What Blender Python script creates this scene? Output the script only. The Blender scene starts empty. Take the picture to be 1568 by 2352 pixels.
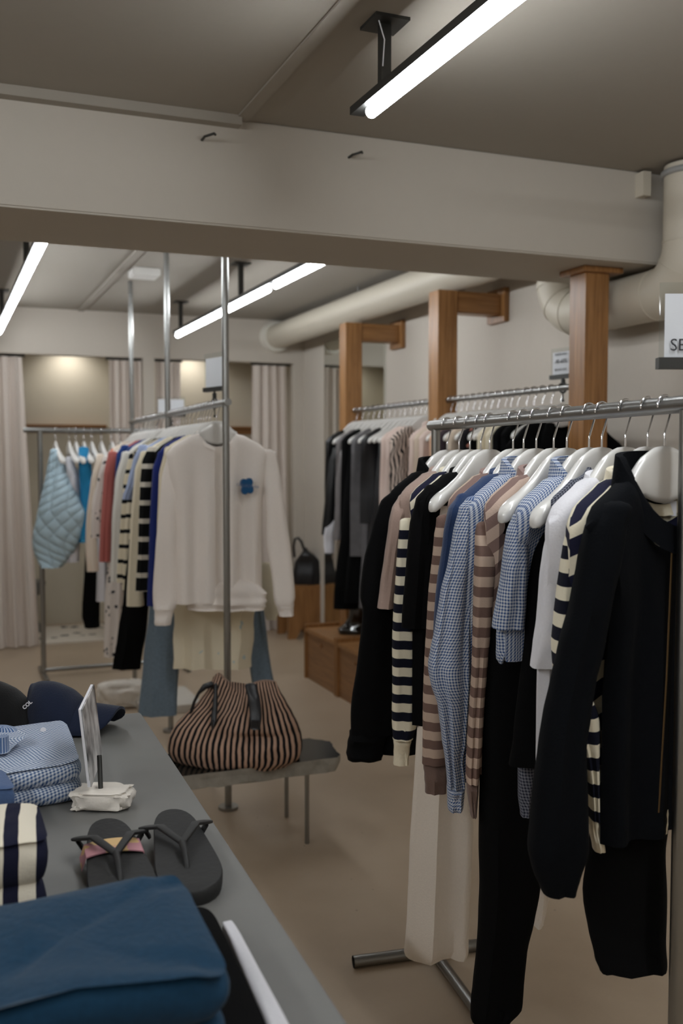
import bpy, bmesh, math, random
from mathutils import Vector, Matrix, noise
C = bpy.context.scene.collection
PI = math.pi
# ------------------------------------------------------------------ camera, world, light, exposure
F = 2287.0; CX, CY = 784.0, 1176.0; HC = 1.42; HZ = 1048.0
YAW = math.radians(22.0); PITCH = math.atan((CY - HZ) / F)
cd = bpy.data.cameras.new('camera'); cam = bpy.data.objects.new('camera', cd); C.objects.link(cam)
cd.sensor_fit = 'AUTO'; cd.sensor_width = 36.0; cd.lens = 36.0 * F / 2352.0
cd.clip_start = 0.05
cam.location = (0, 0, HC); cam.rotation_euler = (PI / 2 - PITCH, 0, -YAW)
cd.dof.use_dof = True; cd.dof.focus_distance = 2.05; cd.dof.aperture_fstop = 3.6
bpy.context.scene.camera = cam
sc = bpy.context.scene
sc.view_settings.view_transform = 'Standard'; sc.view_settings.look = 'None'
sc.view_settings.gamma = 1.0; sc.view_settings.exposure = 0.0
w = bpy.data.worlds.new('world'); sc.world = w; w.use_nodes = True
w.node_tree.nodes['Background'].inputs[0].default_value = (0.75, 0.72, 0.68, 1)
w.node_tree.nodes['Background'].inputs[1].default_value = 0.05
TUBE_FRONT, TUBE_REAR = 63.0, 40.0          # brightness of the light tubes
BOOTH = 1.15         # watts of the fitting-room downlights
sc.cycles.max_bounces = 8; sc.cycles.diffuse_bounces = 5
sc.cycles.use_denoising = True; sc.cycles.use_adaptive_sampling = True; sc.cycles.adaptive_threshold = .015
sc.cycles.sample_clamp_indirect = 4.0

cs, sn = math.cos(YAW), math.sin(YAW)
RV = Vector((cs, -sn, 0)); DV = Vector((sn, cs, 0)); ZV = Vector((0, 0, 1))
cp, sp = math.cos(PITCH), math.sin(PITCH)
def P(x, y, d):
    """point seen at photo pixel (x,y) at horizontal depth d from the camera"""
    a = (x - CX) / F; b = (CY - y) / F
    h = cp + b * sp            # forward component along DV for unit optical depth
    v = -sp + b * cp
    s = d / h
    return RV * (a * s) + DV * d + Vector((0, 0, HC + v * s))
def PZ(x, y, z):
    b = (CY - y) / F; h = cp + b * sp; v = -sp + b * cp
    return P(x, y, h * (z - HC) / v)
def PY(x, Y, z=None, y=HZ):
    """point on plane world-Y=Y seen at column x (height z given)"""
    a = (x - CX) / F
    d = Y / (cs - a * sn)
    p = P(x, y, d)
    if z is not None: p.z = z
    return p
# ------------------------------------------------------------------ materials
MATS = {}
def newmat(name):
    m = bpy.data.materials.new(name); m.use_nodes = True
    nt = m.node_tree; b = nt.nodes['Principled BSDF']
    return m, nt, b
def lin(c):
    return tuple((v / 12.92 if v <= .04045 else ((v + .055) / 1.055) ** 2.4) for v in [q / 255 for q in c]) + (1,)
def plain(name, rgb, rough=.6, metal=0., bump=0., scale=60., spec=.5, var=0., sheen=0., coat=0.):
    if name in MATS: return MATS[name]
    m, nt, b = newmat(name); N = nt.nodes.new; L = nt.links.new
    b.inputs['Base Color'].default_value = lin(rgb); b.inputs['Roughness'].default_value = rough
    b.inputs['Metallic'].default_value = metal; b.inputs['Specular IOR Level'].default_value = spec
    b.inputs['Sheen Weight'].default_value = sheen; b.inputs['Coat Weight'].default_value = coat
    if bump or var:
        tc = N('ShaderNodeTexCoord'); nz = N('ShaderNodeTexNoise'); nz.inputs['Scale'].default_value = scale
        nz.inputs['Detail'].default_value = 6; L(tc.outputs['Object'], nz.inputs['Vector'])
        if bump:
            bp = N('ShaderNodeBump'); bp.inputs['Strength'].default_value = bump; bp.inputs['Distance'].default_value = .004
            L(nz.outputs['Fac'], bp.inputs['Height']); L(bp.outputs[0], b.inputs['Normal'])
        if var:
            mx = N('ShaderNodeMix'); mx.data_type = 'RGBA'
            c = lin(rgb)
            mx.inputs[6].default_value = tuple(v * (1 - var) for v in c[:3]) + (1,)
            mx.inputs[7].default_value = tuple(min(1, v * (1 + var)) for v in c[:3]) + (1,)
            L(nz.outputs['Fac'], mx.inputs[0]); L(mx.outputs[2], b.inputs['Base Color'])
    MATS[name] = m; return m
def fabric(name, rgb, rough=.95, bump=.25, scale=250., var=.12, sheen=.15, spec=.2):
    return plain(name, rgb, rough, 0, bump, scale, spec, var, sheen)
def mathn(nt, op, a, b=None, clamp=False):
    n = nt.nodes.new('ShaderNodeMath'); n.operation = op; n.use_clamp = clamp
    for i, v in enumerate((a, b)):
        if v is None: continue
        if isinstance(v, (int, float)): n.inputs[i].default_value = v
        else: nt.links.new(v, n.inputs[i])
    return n.outputs[0]
def mixc(nt, fac, a, b):
    n = nt.nodes.new('ShaderNodeMix'); n.data_type = 'RGBA'
    if isinstance(fac, (int, float)): n.inputs[0].default_value = fac
    else: nt.links.new(fac, n.inputs[0])
    for i, v in ((6, a), (7, b)):
        if isinstance(v, tuple): n.inputs[i].default_value = v
        else: nt.links.new(v, n.inputs[i])
    return n.outputs[2]
def uvxy(nt, distort=0., dscale=8.):
    u = nt.nodes.new('ShaderNodeUVMap'); s = nt.nodes.new('ShaderNodeSeparateXYZ')
    if distort:
        nz = nt.nodes.new('ShaderNodeTexNoise'); nz.inputs['Scale'].default_value = dscale
        nt.links.new(u.outputs[0], nz.inputs['Vector'])
        a = nt.nodes.new('ShaderNodeVectorMath'); a.operation = 'SCALE'; a.inputs[3].default_value = distort
        nt.links.new(nz.outputs['Color'], a.inputs[0])
        b = nt.nodes.new('ShaderNodeVectorMath'); b.operation = 'ADD'
        nt.links.new(u.outputs[0], b.inputs[0]); nt.links.new(a.outputs[0], b.inputs[1])
        nt.links.new(b.outputs[0], s.inputs[0])
    else: nt.links.new(u.outputs[0], s.inputs[0])
    return s.outputs[0], s.outputs[1]
def knit_bump(nt, b, strength=.3, scale=300):
    tc = nt.nodes.new('ShaderNodeTexCoord'); nz = nt.nodes.new('ShaderNodeTexNoise')
    nz.inputs['Scale'].default_value = scale; nt.links.new(tc.outputs['Object'], nz.inputs['Vector'])
    bp = nt.nodes.new('ShaderNodeBump'); bp.inputs['Strength'].default_value = strength; bp.inputs['Distance'].default_value = .002
    nt.links.new(nz.outputs['Fac'], bp.inputs['Height']); nt.links.new(bp.outputs[0], b.inputs['Normal'])
def stripes(name, ca, cb, period, duty=.5, axis='v', off=0., distort=0., dscale=8.):
    if name in MATS: return MATS[name]
    m, nt, b = newmat(name); u, v = uvxy(nt, distort, dscale)
    t = v if axis == 'v' else u
    f = mathn(nt, 'FRACT', mathn(nt, 'ADD', mathn(nt, 'DIVIDE', t, period), off + 50.0))
    s = mathn(nt, 'LESS_THAN', f, duty)
    nt.links.new(mixc(nt, s, lin(ca), lin(cb)), b.inputs['Base Color'])
    b.inputs['Roughness'].default_value = .92; b.inputs['Specular IOR Level'].default_value = .2
    knit_bump(nt, b); MATS[name] = m; return m
def gingham(name, cd_, cl, period, mid=None):
    if name in MATS: return MATS[name]
    m, nt, b = newmat(name); u, v = uvxy(nt, .004, 6)
    fu = mathn(nt, 'LESS_THAN', mathn(nt, 'FRACT', mathn(nt, 'ADD', mathn(nt, 'DIVIDE', u, period), 50.)), .5)
    fv = mathn(nt, 'LESS_THAN', mathn(nt, 'FRACT', mathn(nt, 'ADD', mathn(nt, 'DIVIDE', v, period), 50.)), .5)
    f = mathn(nt, 'MULTIPLY', mathn(nt, 'ADD', fu, fv), .5)
    nt.links.new(mixc(nt, f, lin(cl), lin(cd_)), b.inputs['Base Color'])
    b.inputs['Roughness'].default_value = .85; b.inputs['Specular IOR Level'].default_value = .2
    knit_bump(nt, b, .15); MATS[name] = m; return m
def spots(name, base, ink, scale, thresh=.3, ink2=None, rand=1.0):
    if name in MATS: return MATS[name]
    m, nt, b = newmat(name)
    u = nt.nodes.new('ShaderNodeUVMap')
    vo = nt.nodes.new('ShaderNodeTexVoronoi'); vo.inputs['Scale'].default_value = scale; vo.inputs['Randomness'].default_value = rand
    nt.links.new(u.outputs[0], vo.inputs['Vector'])
    nz = nt.nodes.new('ShaderNodeTexNoise'); nz.inputs['Scale'].default_value = scale * 4
    nt.links.new(u.outputs[0], nz.inputs['Vector'])
    d = mathn(nt, 'ADD', vo.outputs['Distance'], mathn(nt, 'MULTIPLY', nz.outputs['Fac'], .35))
    s = mathn(nt, 'LESS_THAN', d, thresh)
    inkc = lin(ink)
    if ink2:
        sx = nt.nodes.new('ShaderNodeSeparateColor'); nt.links.new(vo.outputs['Color'], sx.inputs[0])
        inkc = mixc(nt, mathn(nt, 'GREATER_THAN', sx.outputs[0], .55), lin(ink), lin(ink2))
    nt.links.new(mixc(nt, s, lin(base), inkc), b.inputs['Base Color'])
    b.inputs['Roughness'].default_value = .85; b.inputs['Specular IOR Level'].default_value = .2
    MATS[name] = m; return m
def wood(name, c1, c2, axis='Z', rough=.45):
    if name in MATS: return MATS[name]
    m, nt, b = newmat(name)
    tc = nt.nodes.new('ShaderNodeTexCoord'); mp = nt.nodes.new('ShaderNodeMapping')
    mp.inputs['Scale'].default_value = {'Z': (22, 22, 1.2), 'X': (1.2, 22, 22), 'Y': (22, 1.2, 22)}[axis]
    nt.links.new(tc.outputs['Object'], mp.inputs[0])
    nz = nt.nodes.new('ShaderNodeTexNoise'); nz.inputs['Scale'].default_value = 3.0; nz.inputs['Detail'].default_value = 8
    nz.inputs['Distortion'].default_value = .6
    nt.links.new(mp.outputs[0], nz.inputs['Vector'])
    cr = nt.nodes.new('ShaderNodeValToRGB'); cr.color_ramp.elements[0].position = .35; cr.color_ramp.elements[1].position = .68
    cr.color_ramp.elements[0].color = lin(c1); cr.color_ramp.elements[1].color = lin(c2)
    nt.links.new(nz.outputs['Fac'], cr.inputs[0]); nt.links.new(cr.outputs[0], b.inputs['Base Color'])
    b.inputs['Roughness'].default_value = rough; MATS[name] = m; return m
def emit(name, col, s):
    m, nt, b = newmat(name)
    b.inputs['Base Color'].default_value = (.8, .8, .8, 1)
    b.inputs['Emission Color'].default_value = col; b.inputs['Emission Strength'].default_value = s
    MATS[name] = m; return m
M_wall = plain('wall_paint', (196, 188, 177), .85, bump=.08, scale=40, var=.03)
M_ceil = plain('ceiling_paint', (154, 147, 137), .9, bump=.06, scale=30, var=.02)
M_beam = plain('beam_paint', (186, 179, 168), .88, bump=.1, scale=30, var=.02)
M_booth = plain('booth_paint', (210, 203, 187), .8, bump=.05, scale=30, var=.02)
M_floor = plain('polished_concrete', (176, 158, 136), .42, bump=.05, scale=2.2, var=.10)
def concrete():
    m, nt, b = newmat('floor_concrete'); N = nt.nodes.new; L = nt.links.new
    tc = N('ShaderNodeTexCoord')
    n1 = N('ShaderNodeTexNoise'); n1.inputs['Scale'].default_value = 2.2; n1.inputs['Detail'].default_value = 9; n1.inputs['Roughness'].default_value = .62
    n2 = N('ShaderNodeTexNoise'); n2.inputs['Scale'].default_value = 60; n2.inputs['Detail'].default_value = 3
    vo = N('ShaderNodeTexVoronoi'); vo.inputs['Scale'].default_value = 9
    for n in (n1, n2, vo): L(tc.outputs['Object'], n.inputs['Vector'])
    a = mixc(nt, n1.outputs['Fac'], lin((152, 133, 112)), lin((196, 178, 155)))
    c = mixc(nt, mathn(nt, 'MULTIPLY', n2.outputs['Fac'], .25), a, lin((165, 147, 126)))
    s = mathn(nt, 'LESS_THAN', vo.outputs['Distance'], .035)
    c = mixc(nt, mathn(nt, 'MULTIPLY', s, .5), c, lin((110, 92, 74)))
    L(c, b.inputs['Base Color']); b.inputs['Roughness'].default_value = .38
    r = mathn(nt, 'ADD', mathn(nt, 'MULTIPLY', n1.outputs['Fac'], .3), .25); L(r, b.inputs['Roughness'])
    return m
M_floor = concrete()
M_steel = plain('brushed_steel', (150, 150, 148), .32, metal=1., bump=.05, scale=120)
M_chrome = plain('chrome_wire', (225, 225, 228), .12, metal=1.)
M_dark = plain('dark_metal', (62, 62, 60), .45, metal=.6)
M_blackp = plain('black_plastic', (22, 23, 23), .4)
M_white = plain('gloss_white_plastic', (216, 214, 210), .2, coat=.5)
M_oak = wood('oak_upright', (130, 90, 51), (166, 120, 74), 'Z', .36)
M_oakx = wood('oak_rail', (130, 90, 51), (166, 120, 74), 'X', .36)
M_oaky = wood('oak_box', (120, 84, 52), (150, 109, 70), 'Y')
M_duct = plain('painted_duct', (196, 188, 172), .5, bump=.04, scale=20)
M_curt = fabric('curtain_linen', (214, 203, 194), scale=180, bump=.2, var=.05)
M_tabletop = plain('grey_tabletop', (104, 103, 100), .5, bump=.05, scale=14, var=.10)
M_granite = plain('polished_granite', (26, 27, 25), .2, var=.6, scale=90, spec=.3)
M_gedge = plain('rough_granite_edge', (140, 134, 124), .9, bump=.8, scale=35, var=.35)
M_stone = plain('rough_white_stone', (215, 208, 198), .95, bump=1., scale=28, var=.14)
M_paper = plain('white_paper', (226, 225, 230), .7)
M_ink = plain('black_ink', (30, 29, 34), .7)
def glassy():
    m, nt, b = newmat('clear_acrylic'); out = nt.nodes['Material Output']
    tr = nt.nodes.new('ShaderNodeBsdfTransparent'); tr.inputs[0].default_value = (.94, .96, .96, 1)
    gl = nt.nodes.new('ShaderNodeBsdfGlossy'); gl.inputs['Roughness'].default_value = .04
    lw = nt.nodes.new('ShaderNodeLayerWeight'); lw.inputs[0].default_value = .08
    mx = nt.nodes.new('ShaderNodeMixShader'); nt.links.new(mathn(nt, 'ADD', mathn(nt, 'MULTIPLY', mathn(nt, 'POWER', lw.outputs[1], 4.), .5), .04), mx.inputs[0]); nt.links.new(tr.outputs[0], mx.inputs[1]); nt.links.new(gl.outputs[0], mx.inputs[2])
    nt.links.new(mx.outputs[0], out.inputs[0]); return m
M_acryl = glassy()
M_mirror = plain('mirror_silver', (232, 236, 232), .01, metal=1.)
# garments
BLK = fabric('black_cotton', (8, 8, 9), var=.2, sheen=0., spec=.12)
NAVYB = fabric('black_navy_wool', (8, 10, 14), var=.25, sheen=0., spec=.12)
TAUPE = fabric('taupe_jersey', (160, 138, 128))
NAVY = fabric('navy_jersey', (40, 58, 92))
WHT = fabric('white_cotton', (216, 215, 220), var=.05)
CREAMT = fabric('cream_twill', (224, 214, 202), var=.06)
CREAM = fabric('cream_knit', (226, 216, 192), var=.07)
STRN = stripes('cream_navy_stripe_knit', (18, 20, 34), (226, 218, 196), .0445, .50)
STRB = stripes('cream_navy_stripe_yoke', (226, 218, 196), (26, 27, 48), .060, .50, off=.16)
STRT = stripes('taupe_brown_stripe_knit', (186, 164, 148), (112, 90, 82), .0405, .50)
STRTB = stripes('taupe_brown_stripe_yoke', (186, 164, 150), (124, 102, 96), .050, .5, off=.1)
BROWNR = fabric('brown_rib', (110, 90, 82)); TAUPER = fabric('taupe_rib', (140, 116, 110))
GING = gingham('blue_gingham', (44, 75, 124), (198, 202, 208), .0062)
GINGD = gingham('dark_gingham', (34, 38, 54), (120, 122, 132), .0062)
GINGF = gingham('blue_gingham_folded', (70, 98, 142), (214, 220, 228), .0066)
def lettering(txt, size, mat, parent, mw, extrude=.0003, offset=0.):
    cu = bpy.data.curves.new('letters', 'FONT'); cu.body = txt; cu.size = size; cu.align_x = 'CENTER'; cu.align_y = 'BOTTOM_BASELINE'; cu.extrude = extrude; cu.offset = offset; cu.resolution_u = 3
    to = bpy.data.objects.new('letters', cu); C.objects.link(to)
    bpy.context.view_layer.update()
    me = bpy.data.meshes.new_from_object(to.evaluated_get(bpy.context.evaluated_depsgraph_get()))
    bpy.data.objects.remove(to); me.materials.clear(); me.materials.append(mat)
    o = bpy.data.objects.new('lettering', me); C.objects.link(o); o.parent = parent; o.matrix_local = mw
    return o
# ------------------------------------------------------------------ mesh helpers
class MB:
    def __init__(s): s.v = []; s.f = []; s.uv = []; s.mi = []
    def add(s, verts, faces, uvs=None, mi=0):
        o = len(s.v); s.v += [Vector(p) for p in verts]
        s.uv += list(uvs) if uvs else [(p[0], p[2]) for p in verts]
        for f in faces: s.f.append([i + o for i in f]); s.mi.append(mi)
        return s
def build(name, mb, mat, parent=None, smooth=True, loc=None, bevel=0, auto=True):
    """link one mesh object; vertices are world coordinates"""
    org = Vector((0, 0, 0))
    if parent is not None:
        org = parent.get('_o') and Vector(parent['_o']) or Vector((0, 0, 0))
    elif loc is not None: org = Vector(loc)
    elif mb.v:
        xs = [p.x for p in mb.v]; ys = [p.y for p in mb.v]; zs = [p.z for p in mb.v]
        org = Vector(((min(xs) + max(xs)) / 2, (min(ys) + max(ys)) / 2, min(zs)))
    me = bpy.data.meshes.new(name)
    me.from_pydata([tuple(p - org) for p in mb.v], [], mb.f)
    uvl = me.uv_layers.new(name='UVMap')
    for lp in me.loops: uvl.data[lp.index].uv = mb.uv[lp.vertex_index]
    mats = mat if isinstance(mat, (list, tuple)) else [mat]
    for m in mats: me.materials.append(m)
    for i, p in enumerate(me.polygons): p.use_smooth = smooth; p.material_index = mb.mi[i]
    bm = bmesh.new(); bm.from_mesh(me); bmesh.ops.recalc_face_normals(bm, faces=bm.faces)
    if bevel:
        bmesh.ops.bevel(bm, geom=[e for e in bm.edges if e.calc_face_angle(0) > .6], offset=bevel, segments=2, affect='EDGES', clamp_overlap=True)
    bm.to_mesh(me); bm.free()
    if smooth and auto: me.set_sharp_from_angle(angle=math.radians(50))
    o = bpy.data.objects.new(name, me); C.objects.link(o)
    if parent is not None:
        o.parent = parent; o['_o'] = tuple(org)
    else:
        o.location = org; o['_o'] = tuple(org)
    return o
def tag(o, label, cat, group=None):
    o['label'] = label; o['category'] = cat
    if group: o['group'] = group
    return o
def thing(name, loc, label, cat, group=None):
    o = bpy.data.objects.new(name, None); C.objects.link(o); o.location = loc; o.empty_display_size = .05
    o['_o'] = tuple(loc); return tag(o, label, cat, group)
def struct(name, mb, mat, smooth=False, parent=None, bevel=0):
    o = build(name, mb, mat, parent, smooth, bevel=bevel); 
    if parent is None: o['kind'] = 'structure'
    return o
def box(mb, x0, x1, y0, y1, z0, z1, mi=0):
    v = [(x, y, z) for x in (x0, x1) for y in (y0, y1) for z in (z0, z1)]
    f = [(0, 1, 3, 2), (4, 6, 7, 5), (0, 4, 5, 1), (2, 3, 7, 6), (0, 2, 6, 4), (1, 5, 7, 3)]
    return mb.add(v, f, mi=mi)
def obox(mb, c, ax, ay, az, mi=0):
    c = Vector(c); v = [c + ax * i + ay * j + az * k for i in (-1, 1) for j in (-1, 1) for k in (-1, 1)]
    f = [(0, 1, 3, 2), (4, 6, 7, 5), (0, 4, 5, 1), (2, 3, 7, 6), (0, 2, 6, 4), (1, 5, 7, 3)]
    return mb.add(v, f, mi=mi)
def tube(mb, pts, r, n=12, cap=True, mi=0, hollow=False):
    pts = [Vector(p) for p in pts]; R = r if isinstance(r, (list, tuple)) else [r] * len(pts)
    rings = []; prev = None
    for i, p in enumerate(pts):
        t = (pts[min(i + 1, len(pts) - 1)] - pts[max(i - 1, 0)]).normalized()
        if prev is None:
            a = Vector((0, 0, 1)) if abs(t.z) < .9 else Vector((1, 0, 0))
            nrm = (a - t * a.dot(t)).normalized()
        else: nrm = (prev - t * prev.dot(t)).normalized()
        prev = nrm; bn = t.cross(nrm)
        rings.append([p + (nrm * math.cos(2 * PI * k / n) + bn * math.sin(2 * PI * k / n)) * R[i] for k in range(n)])
    v = [q for r_ in rings for q in r_]; f = []
    for i in range(len(rings) - 1):
        for k in range(n):
            f.append((i * n + k, i * n + (k + 1) % n, (i + 1) * n + (k + 1) % n, (i + 1) * n + k))
    if cap: f += [tuple(range(n))[::-1], tuple((len(rings) - 1) * n + k for k in range(n))]
    return mb.add(v, f, mi=mi)
def ribbon(mb, pts, wds, th, side=None, n=12):
    """flat strap: an oval section wds[i] wide (sideways) and th thick"""
    V = []; Fc = []
    for i, p in enumerate(pts):
        t = (pts[min(i + 1, len(pts) - 1)] - pts[max(i - 1, 0)]).normalized()
        h = t.cross(Vector((0, 0, 1))); h = h.normalized() if h.length > .2 else Vector(side).normalized()
        up = h.cross(t).normalized()
        for k in range(n):
            a = 2 * PI * k / n; ca, sa = math.cos(a), math.sin(a)
            V.append(Vector(p) + h * wds[i] * math.copysign(abs(ca) ** .6, ca) + up * th * math.copysign(abs(sa) ** .6, sa))
    for i in range(len(pts) - 1):
        for k in range(n): Fc.append((i * n + k, i * n + (k + 1) % n, (i + 1) * n + (k + 1) % n, (i + 1) * n + k))
    Fc += [tuple(range(n))[::-1], tuple((len(pts) - 1) * n + k for k in range(n))]
    return mb.add(V, Fc)
def arc(c, a, b, t0, t1, n):
    return [Vector(c) + Vector(a) * math.cos(t0 + (t1 - t0) * i / n) + Vector(b) * math.sin(t0 + (t1 - t0) * i / n) for i in range(n + 1)]
def smooth_rows(rows, k=4):
    """resample keyed rows with a monotone-ish catmull interpolation"""
    out = []
    for i in range(len(rows) - 1):
        a = rows[max(i - 1, 0)]; b = rows[i]; c = rows[i + 1]; d = rows[min(i + 2, len(rows) - 1)]
        for j in range(k):
            t = j / k
            row = []
            for q in range(len(b)):
                m1 = (c[q] - a[q]) / 2; m2 = (d[q] - b[q]) / 2
                if q == 0: row.append(b[q] + (c[q] - b[q]) * t)
                else:
                    h = (2*t**3-3*t**2+1)*b[q] + (t**3-2*t**2+t)*m1*.7 + (-2*t**3+3*t**2)*c[q] + (t**3-t**2)*m2*.7
                    row.append(h)
            out.append(row)
    out.append(list(rows[-1])); return out
def sheet(mb, rows, d, th, n=22, folds=3, amp=.12, seed=0, k=4, yaw=0., dslope=0., slant=0., top_close=.5, mi=0, dome=.35):
    """a hanging length of cloth with real thickness: rows of (y, xl, xr) read at depth d; cross-sections are flattened
    ovals of half-thickness th with soft folds; open, turned-in hem at the bottom"""
    rnd = random.Random(seed); ph = rnd.uniform(0, 6.3); ph2 = rnd.uniform(0, 6.3)
    R = smooth_rows([list(r) for r in rows], k); rings = []; uvs = []; v = 0; pc = None; nn = len(R)
    ry = Matrix.Rotation(yaw, 3, 'Z'); rv = ry @ RV; dv = ry @ DV
    for i, (y, xl, xr) in enumerate(R):
        f = i / (nn - 1); dd = d + dslope * f
        a = P(xl, y, dd); b = P(xr, y, dd); c = (a + b) / 2; hw = (b - a).length / 2 / max(.3, math.cos(yaw))
        if pc is not None: v += (c - pc).length
        pc = c
        t = th * (top_close + (1 - top_close) * min(1, f * 4)); ring = []; uu = []
        per = 0; last = None
        for q in range(n + 1):
            an = 2 * PI * q / n
            ca, sa = math.cos(an), math.sin(an)
            x = math.copysign(abs(ca) ** .8, ca); s_ = math.copysign(abs(sa) ** .7, sa)
            fold = amp * (.35 + .65 * f) * math.sin(folds * x * 2.2 + ph + f * 1.3 + (0 if sa > 0 else .6)) + amp * .5 * math.sin(folds * 3.7 * x + ph2 - f * 2)
            pt = c + rv * (hw * x * (1 + .02 * math.sin(f * 17 + ph))) + dv * (t * s_ * (1 + .15 * math.sin(f * 9 + ph2)) + t * fold * (1 - abs(x) * .4)) + ZV * (slant * x * hw * f)
            if last is not None: per += (pt - last).length
            last = pt
            if q < n: ring.append(pt)
            uu.append((per, v))
        rings.append(ring); uvs.append(uu[:n])
    c = sum(rings[0], Vector()) / n; hw0 = max((p - c).length for p in rings[0])
    rings = [[c + (p - c) * .35 + ZV * hw0 * dome for p in rings[0]], [c + (p - c) * .78 + ZV * hw0 * dome * .62 for p in rings[0]]] + rings; uvs = [uvs[0], uvs[0]] + uvs; nn += 2
    # turned in hem
    c = sum(rings[-1], Vector()) / n
    for sc_, up in ((.86, .0), (.8, .03)):
        rings.append([c + (p - c) * sc_ + ZV * up for p in rings[nn - 1]]); uvs.append(uvs[nn - 1])
    V = [p for r in rings for p in r]; U = [u for r in uvs for u in r]; Fc = []
    for i in range(len(rings) - 1):
        for q in range(n): Fc.append((i * n + q, i * n + (q + 1) % n, (i + 1) * n + (q + 1) % n, (i + 1) * n + q))
    Fc += [tuple(range(n))[::-1], tuple((len(rings) - 1) * n + q for q in range(n))]
    return mb.add(V, Fc, U, mi)
# ------------------------------------------------------------------ SETTING
XL, XR = -2.6, 2.75; YB, YF = -2.2, 7.62; ZC = 2.50
struct('floor', box(MB(), XL - .1, XR + .1, YB - .1, 9.0, -.1, 0), M_floor)
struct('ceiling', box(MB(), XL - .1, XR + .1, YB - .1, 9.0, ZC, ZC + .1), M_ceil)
struct('wall_left', box(MB(), XL - .1, XL, YB, YF, 0, ZC), M_wall)
struct('wall_back', box(MB(), XL - .1, XR + .1, YB - .1, YB, 0, ZC), M_wall)
struct('wall_right', box(MB(), XR, XR + .1, YB, 8.9, 0, ZC), M_wall)
BX = 2.70
m = box(MB(), XL, BX, 3.15, 3.645, 2.159, ZC)
struct('trim_1', m, M_beam, bevel=.006)['label'] = 'wide boxed beam crossing the ceiling'
XG = .915
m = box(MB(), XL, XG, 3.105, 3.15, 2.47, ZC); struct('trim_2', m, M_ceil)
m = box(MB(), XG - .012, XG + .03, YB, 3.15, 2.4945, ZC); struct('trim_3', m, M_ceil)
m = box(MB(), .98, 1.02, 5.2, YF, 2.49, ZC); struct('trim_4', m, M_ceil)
# far wall with two fitting-room openings
def farx(px): return PY(px, YF).x
ZO = 2.165
x_a0, x_a1, x_b0, x_b1 = .02, farx(331), farx(357), farx(676)
m = MB()
box(m, XL, x_a0, YF, YF + .1, 0, ZC); box(m, x_a1, x_b0, YF, YF + .1, 0, ZC); box(m, x_b1, XR, YF, YF + .1, 0, ZC)
box(m, x_a0, x_a1, YF, YF + .1, ZO, ZC); box(m, x_b0, x_b1, YF, YF + .1, ZO, ZC)
struct('wall_far', m, M_wall)
YBK = 8.66
struct('wall_booths_back', box(MB(), XL, XR, YBK, YBK + .1, 0, ZC), M_booth)
struct('wall_booth_divider', box(MB(), x_a1 - .0, x_b0 + .0, YF + .1, YBK, 0, ZC), M_booth)
struct('wall_booth_side', box(MB(), x_a0 - .1, x_a0, YF + .1, YBK, 0, ZC), M_booth)
m = box(MB(), XL, x_a0, YF - .015, YF, 0, .05); box(m, x_a1, x_b0, YF - .015, YF, 0, .05); box(m, x_b1, XR, YF - .015, YF, 0, .05)
struct('baseboard_far', m, M_dark)
# ------------------------------------------------------------------ strip lights
M_tube_f = emit('light_tube_front', (.93, .97, 1.0, 1), TUBE_FRONT); M_tube_r = emit('light_tube_rear', (.93, .97, 1.0, 1), TUBE_REAR)
def strip_light(x, y0, y1, tubes, stems, label, z=2.33):
    M_tube = M_tube_f if y0 < 0 else M_tube_r
    t = thing('strip_light', (x, (y0 + y1) / 2, z), label, 'ceiling light', 'strip lights hanging from the ceiling')
    m = MB(); box(m, x - .026, x + .014, y0, y1, z - .003, z + .018); hs_ = build('housing', m, M_dark, t, False)
    for a, b in tubes:
        m = MB(); n = 5
        tube(m, [(x, a, z - .018), (x, a + .012, z - .018), (x, b - .012, z - .018), (x, b, z - .018)], [.009, .016, .016, .009], 12)
        build('light_tube', m, M_tube, hs_)
    for s in stems:
        m = MB(); box(m, x - .02, x + .006, s - .012, s + .012, z + .018, ZC); st_ = build('stem', m, M_dark, t, False)
        m = MB(); box(m, x - .052, x + .04, s - .05, s + .05, ZC - .008, ZC); build('ceiling_plate', m, M_dark, st_, False)
    return t
strip_light(1.06, -1.45, 2.50, [(-1.40, -.12), (-.10, 1.16), (1.18, 2.43)], [2.32, 1.0, -.4, -1.3], 'long strip light hanging in front of the beam, nearest')
strip_light(1.60, 3.75, 7.12, [(3.80, 4.86), (4.96, 6.0), (6.01, 7.09)], [6.95, 5.45, 4.2], 'strip light behind the beam above the middle clothes rack', 2.30)
strip_light(.41, 3.75, 7.40, [(3.80, 4.70), (4.74, 5.98), (6.02, 7.38)], [6.9, 4.95, 4.0], 'strip light behind the beam at the far left curtain', 2.30)
# second row of lights over the part of the shop behind and left of the view
strip_light(-1.3, -1.45, 2.50, [(-1.40, -.12), (-.10, 1.16), (1.18, 2.43)], [2.3, -1.3], 'strip light over the left side of the shop')
m = tube(MB(), [(1.048 - .02, 2.30, 2.495), (1.035, 2.28, 2.44), (1.035, 2.29, 2.38)], .0018, 6)
tag(build('cable', m, M_paper), 'thin white cable beside the stem of the nearest strip light', 'cable')
# small box on the rear ceiling
p = PZ(333, 630, 2.47)
m = box(MB(), p.x - .08, p.x + .08, p.y - .06, p.y + .1, 2.455, ZC)
tag(build('ceiling_box', m, plain('white_box', (214, 212, 208), .5), bevel=.006), 'white box on the rear ceiling beside the far steel post', 'box')
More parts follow.
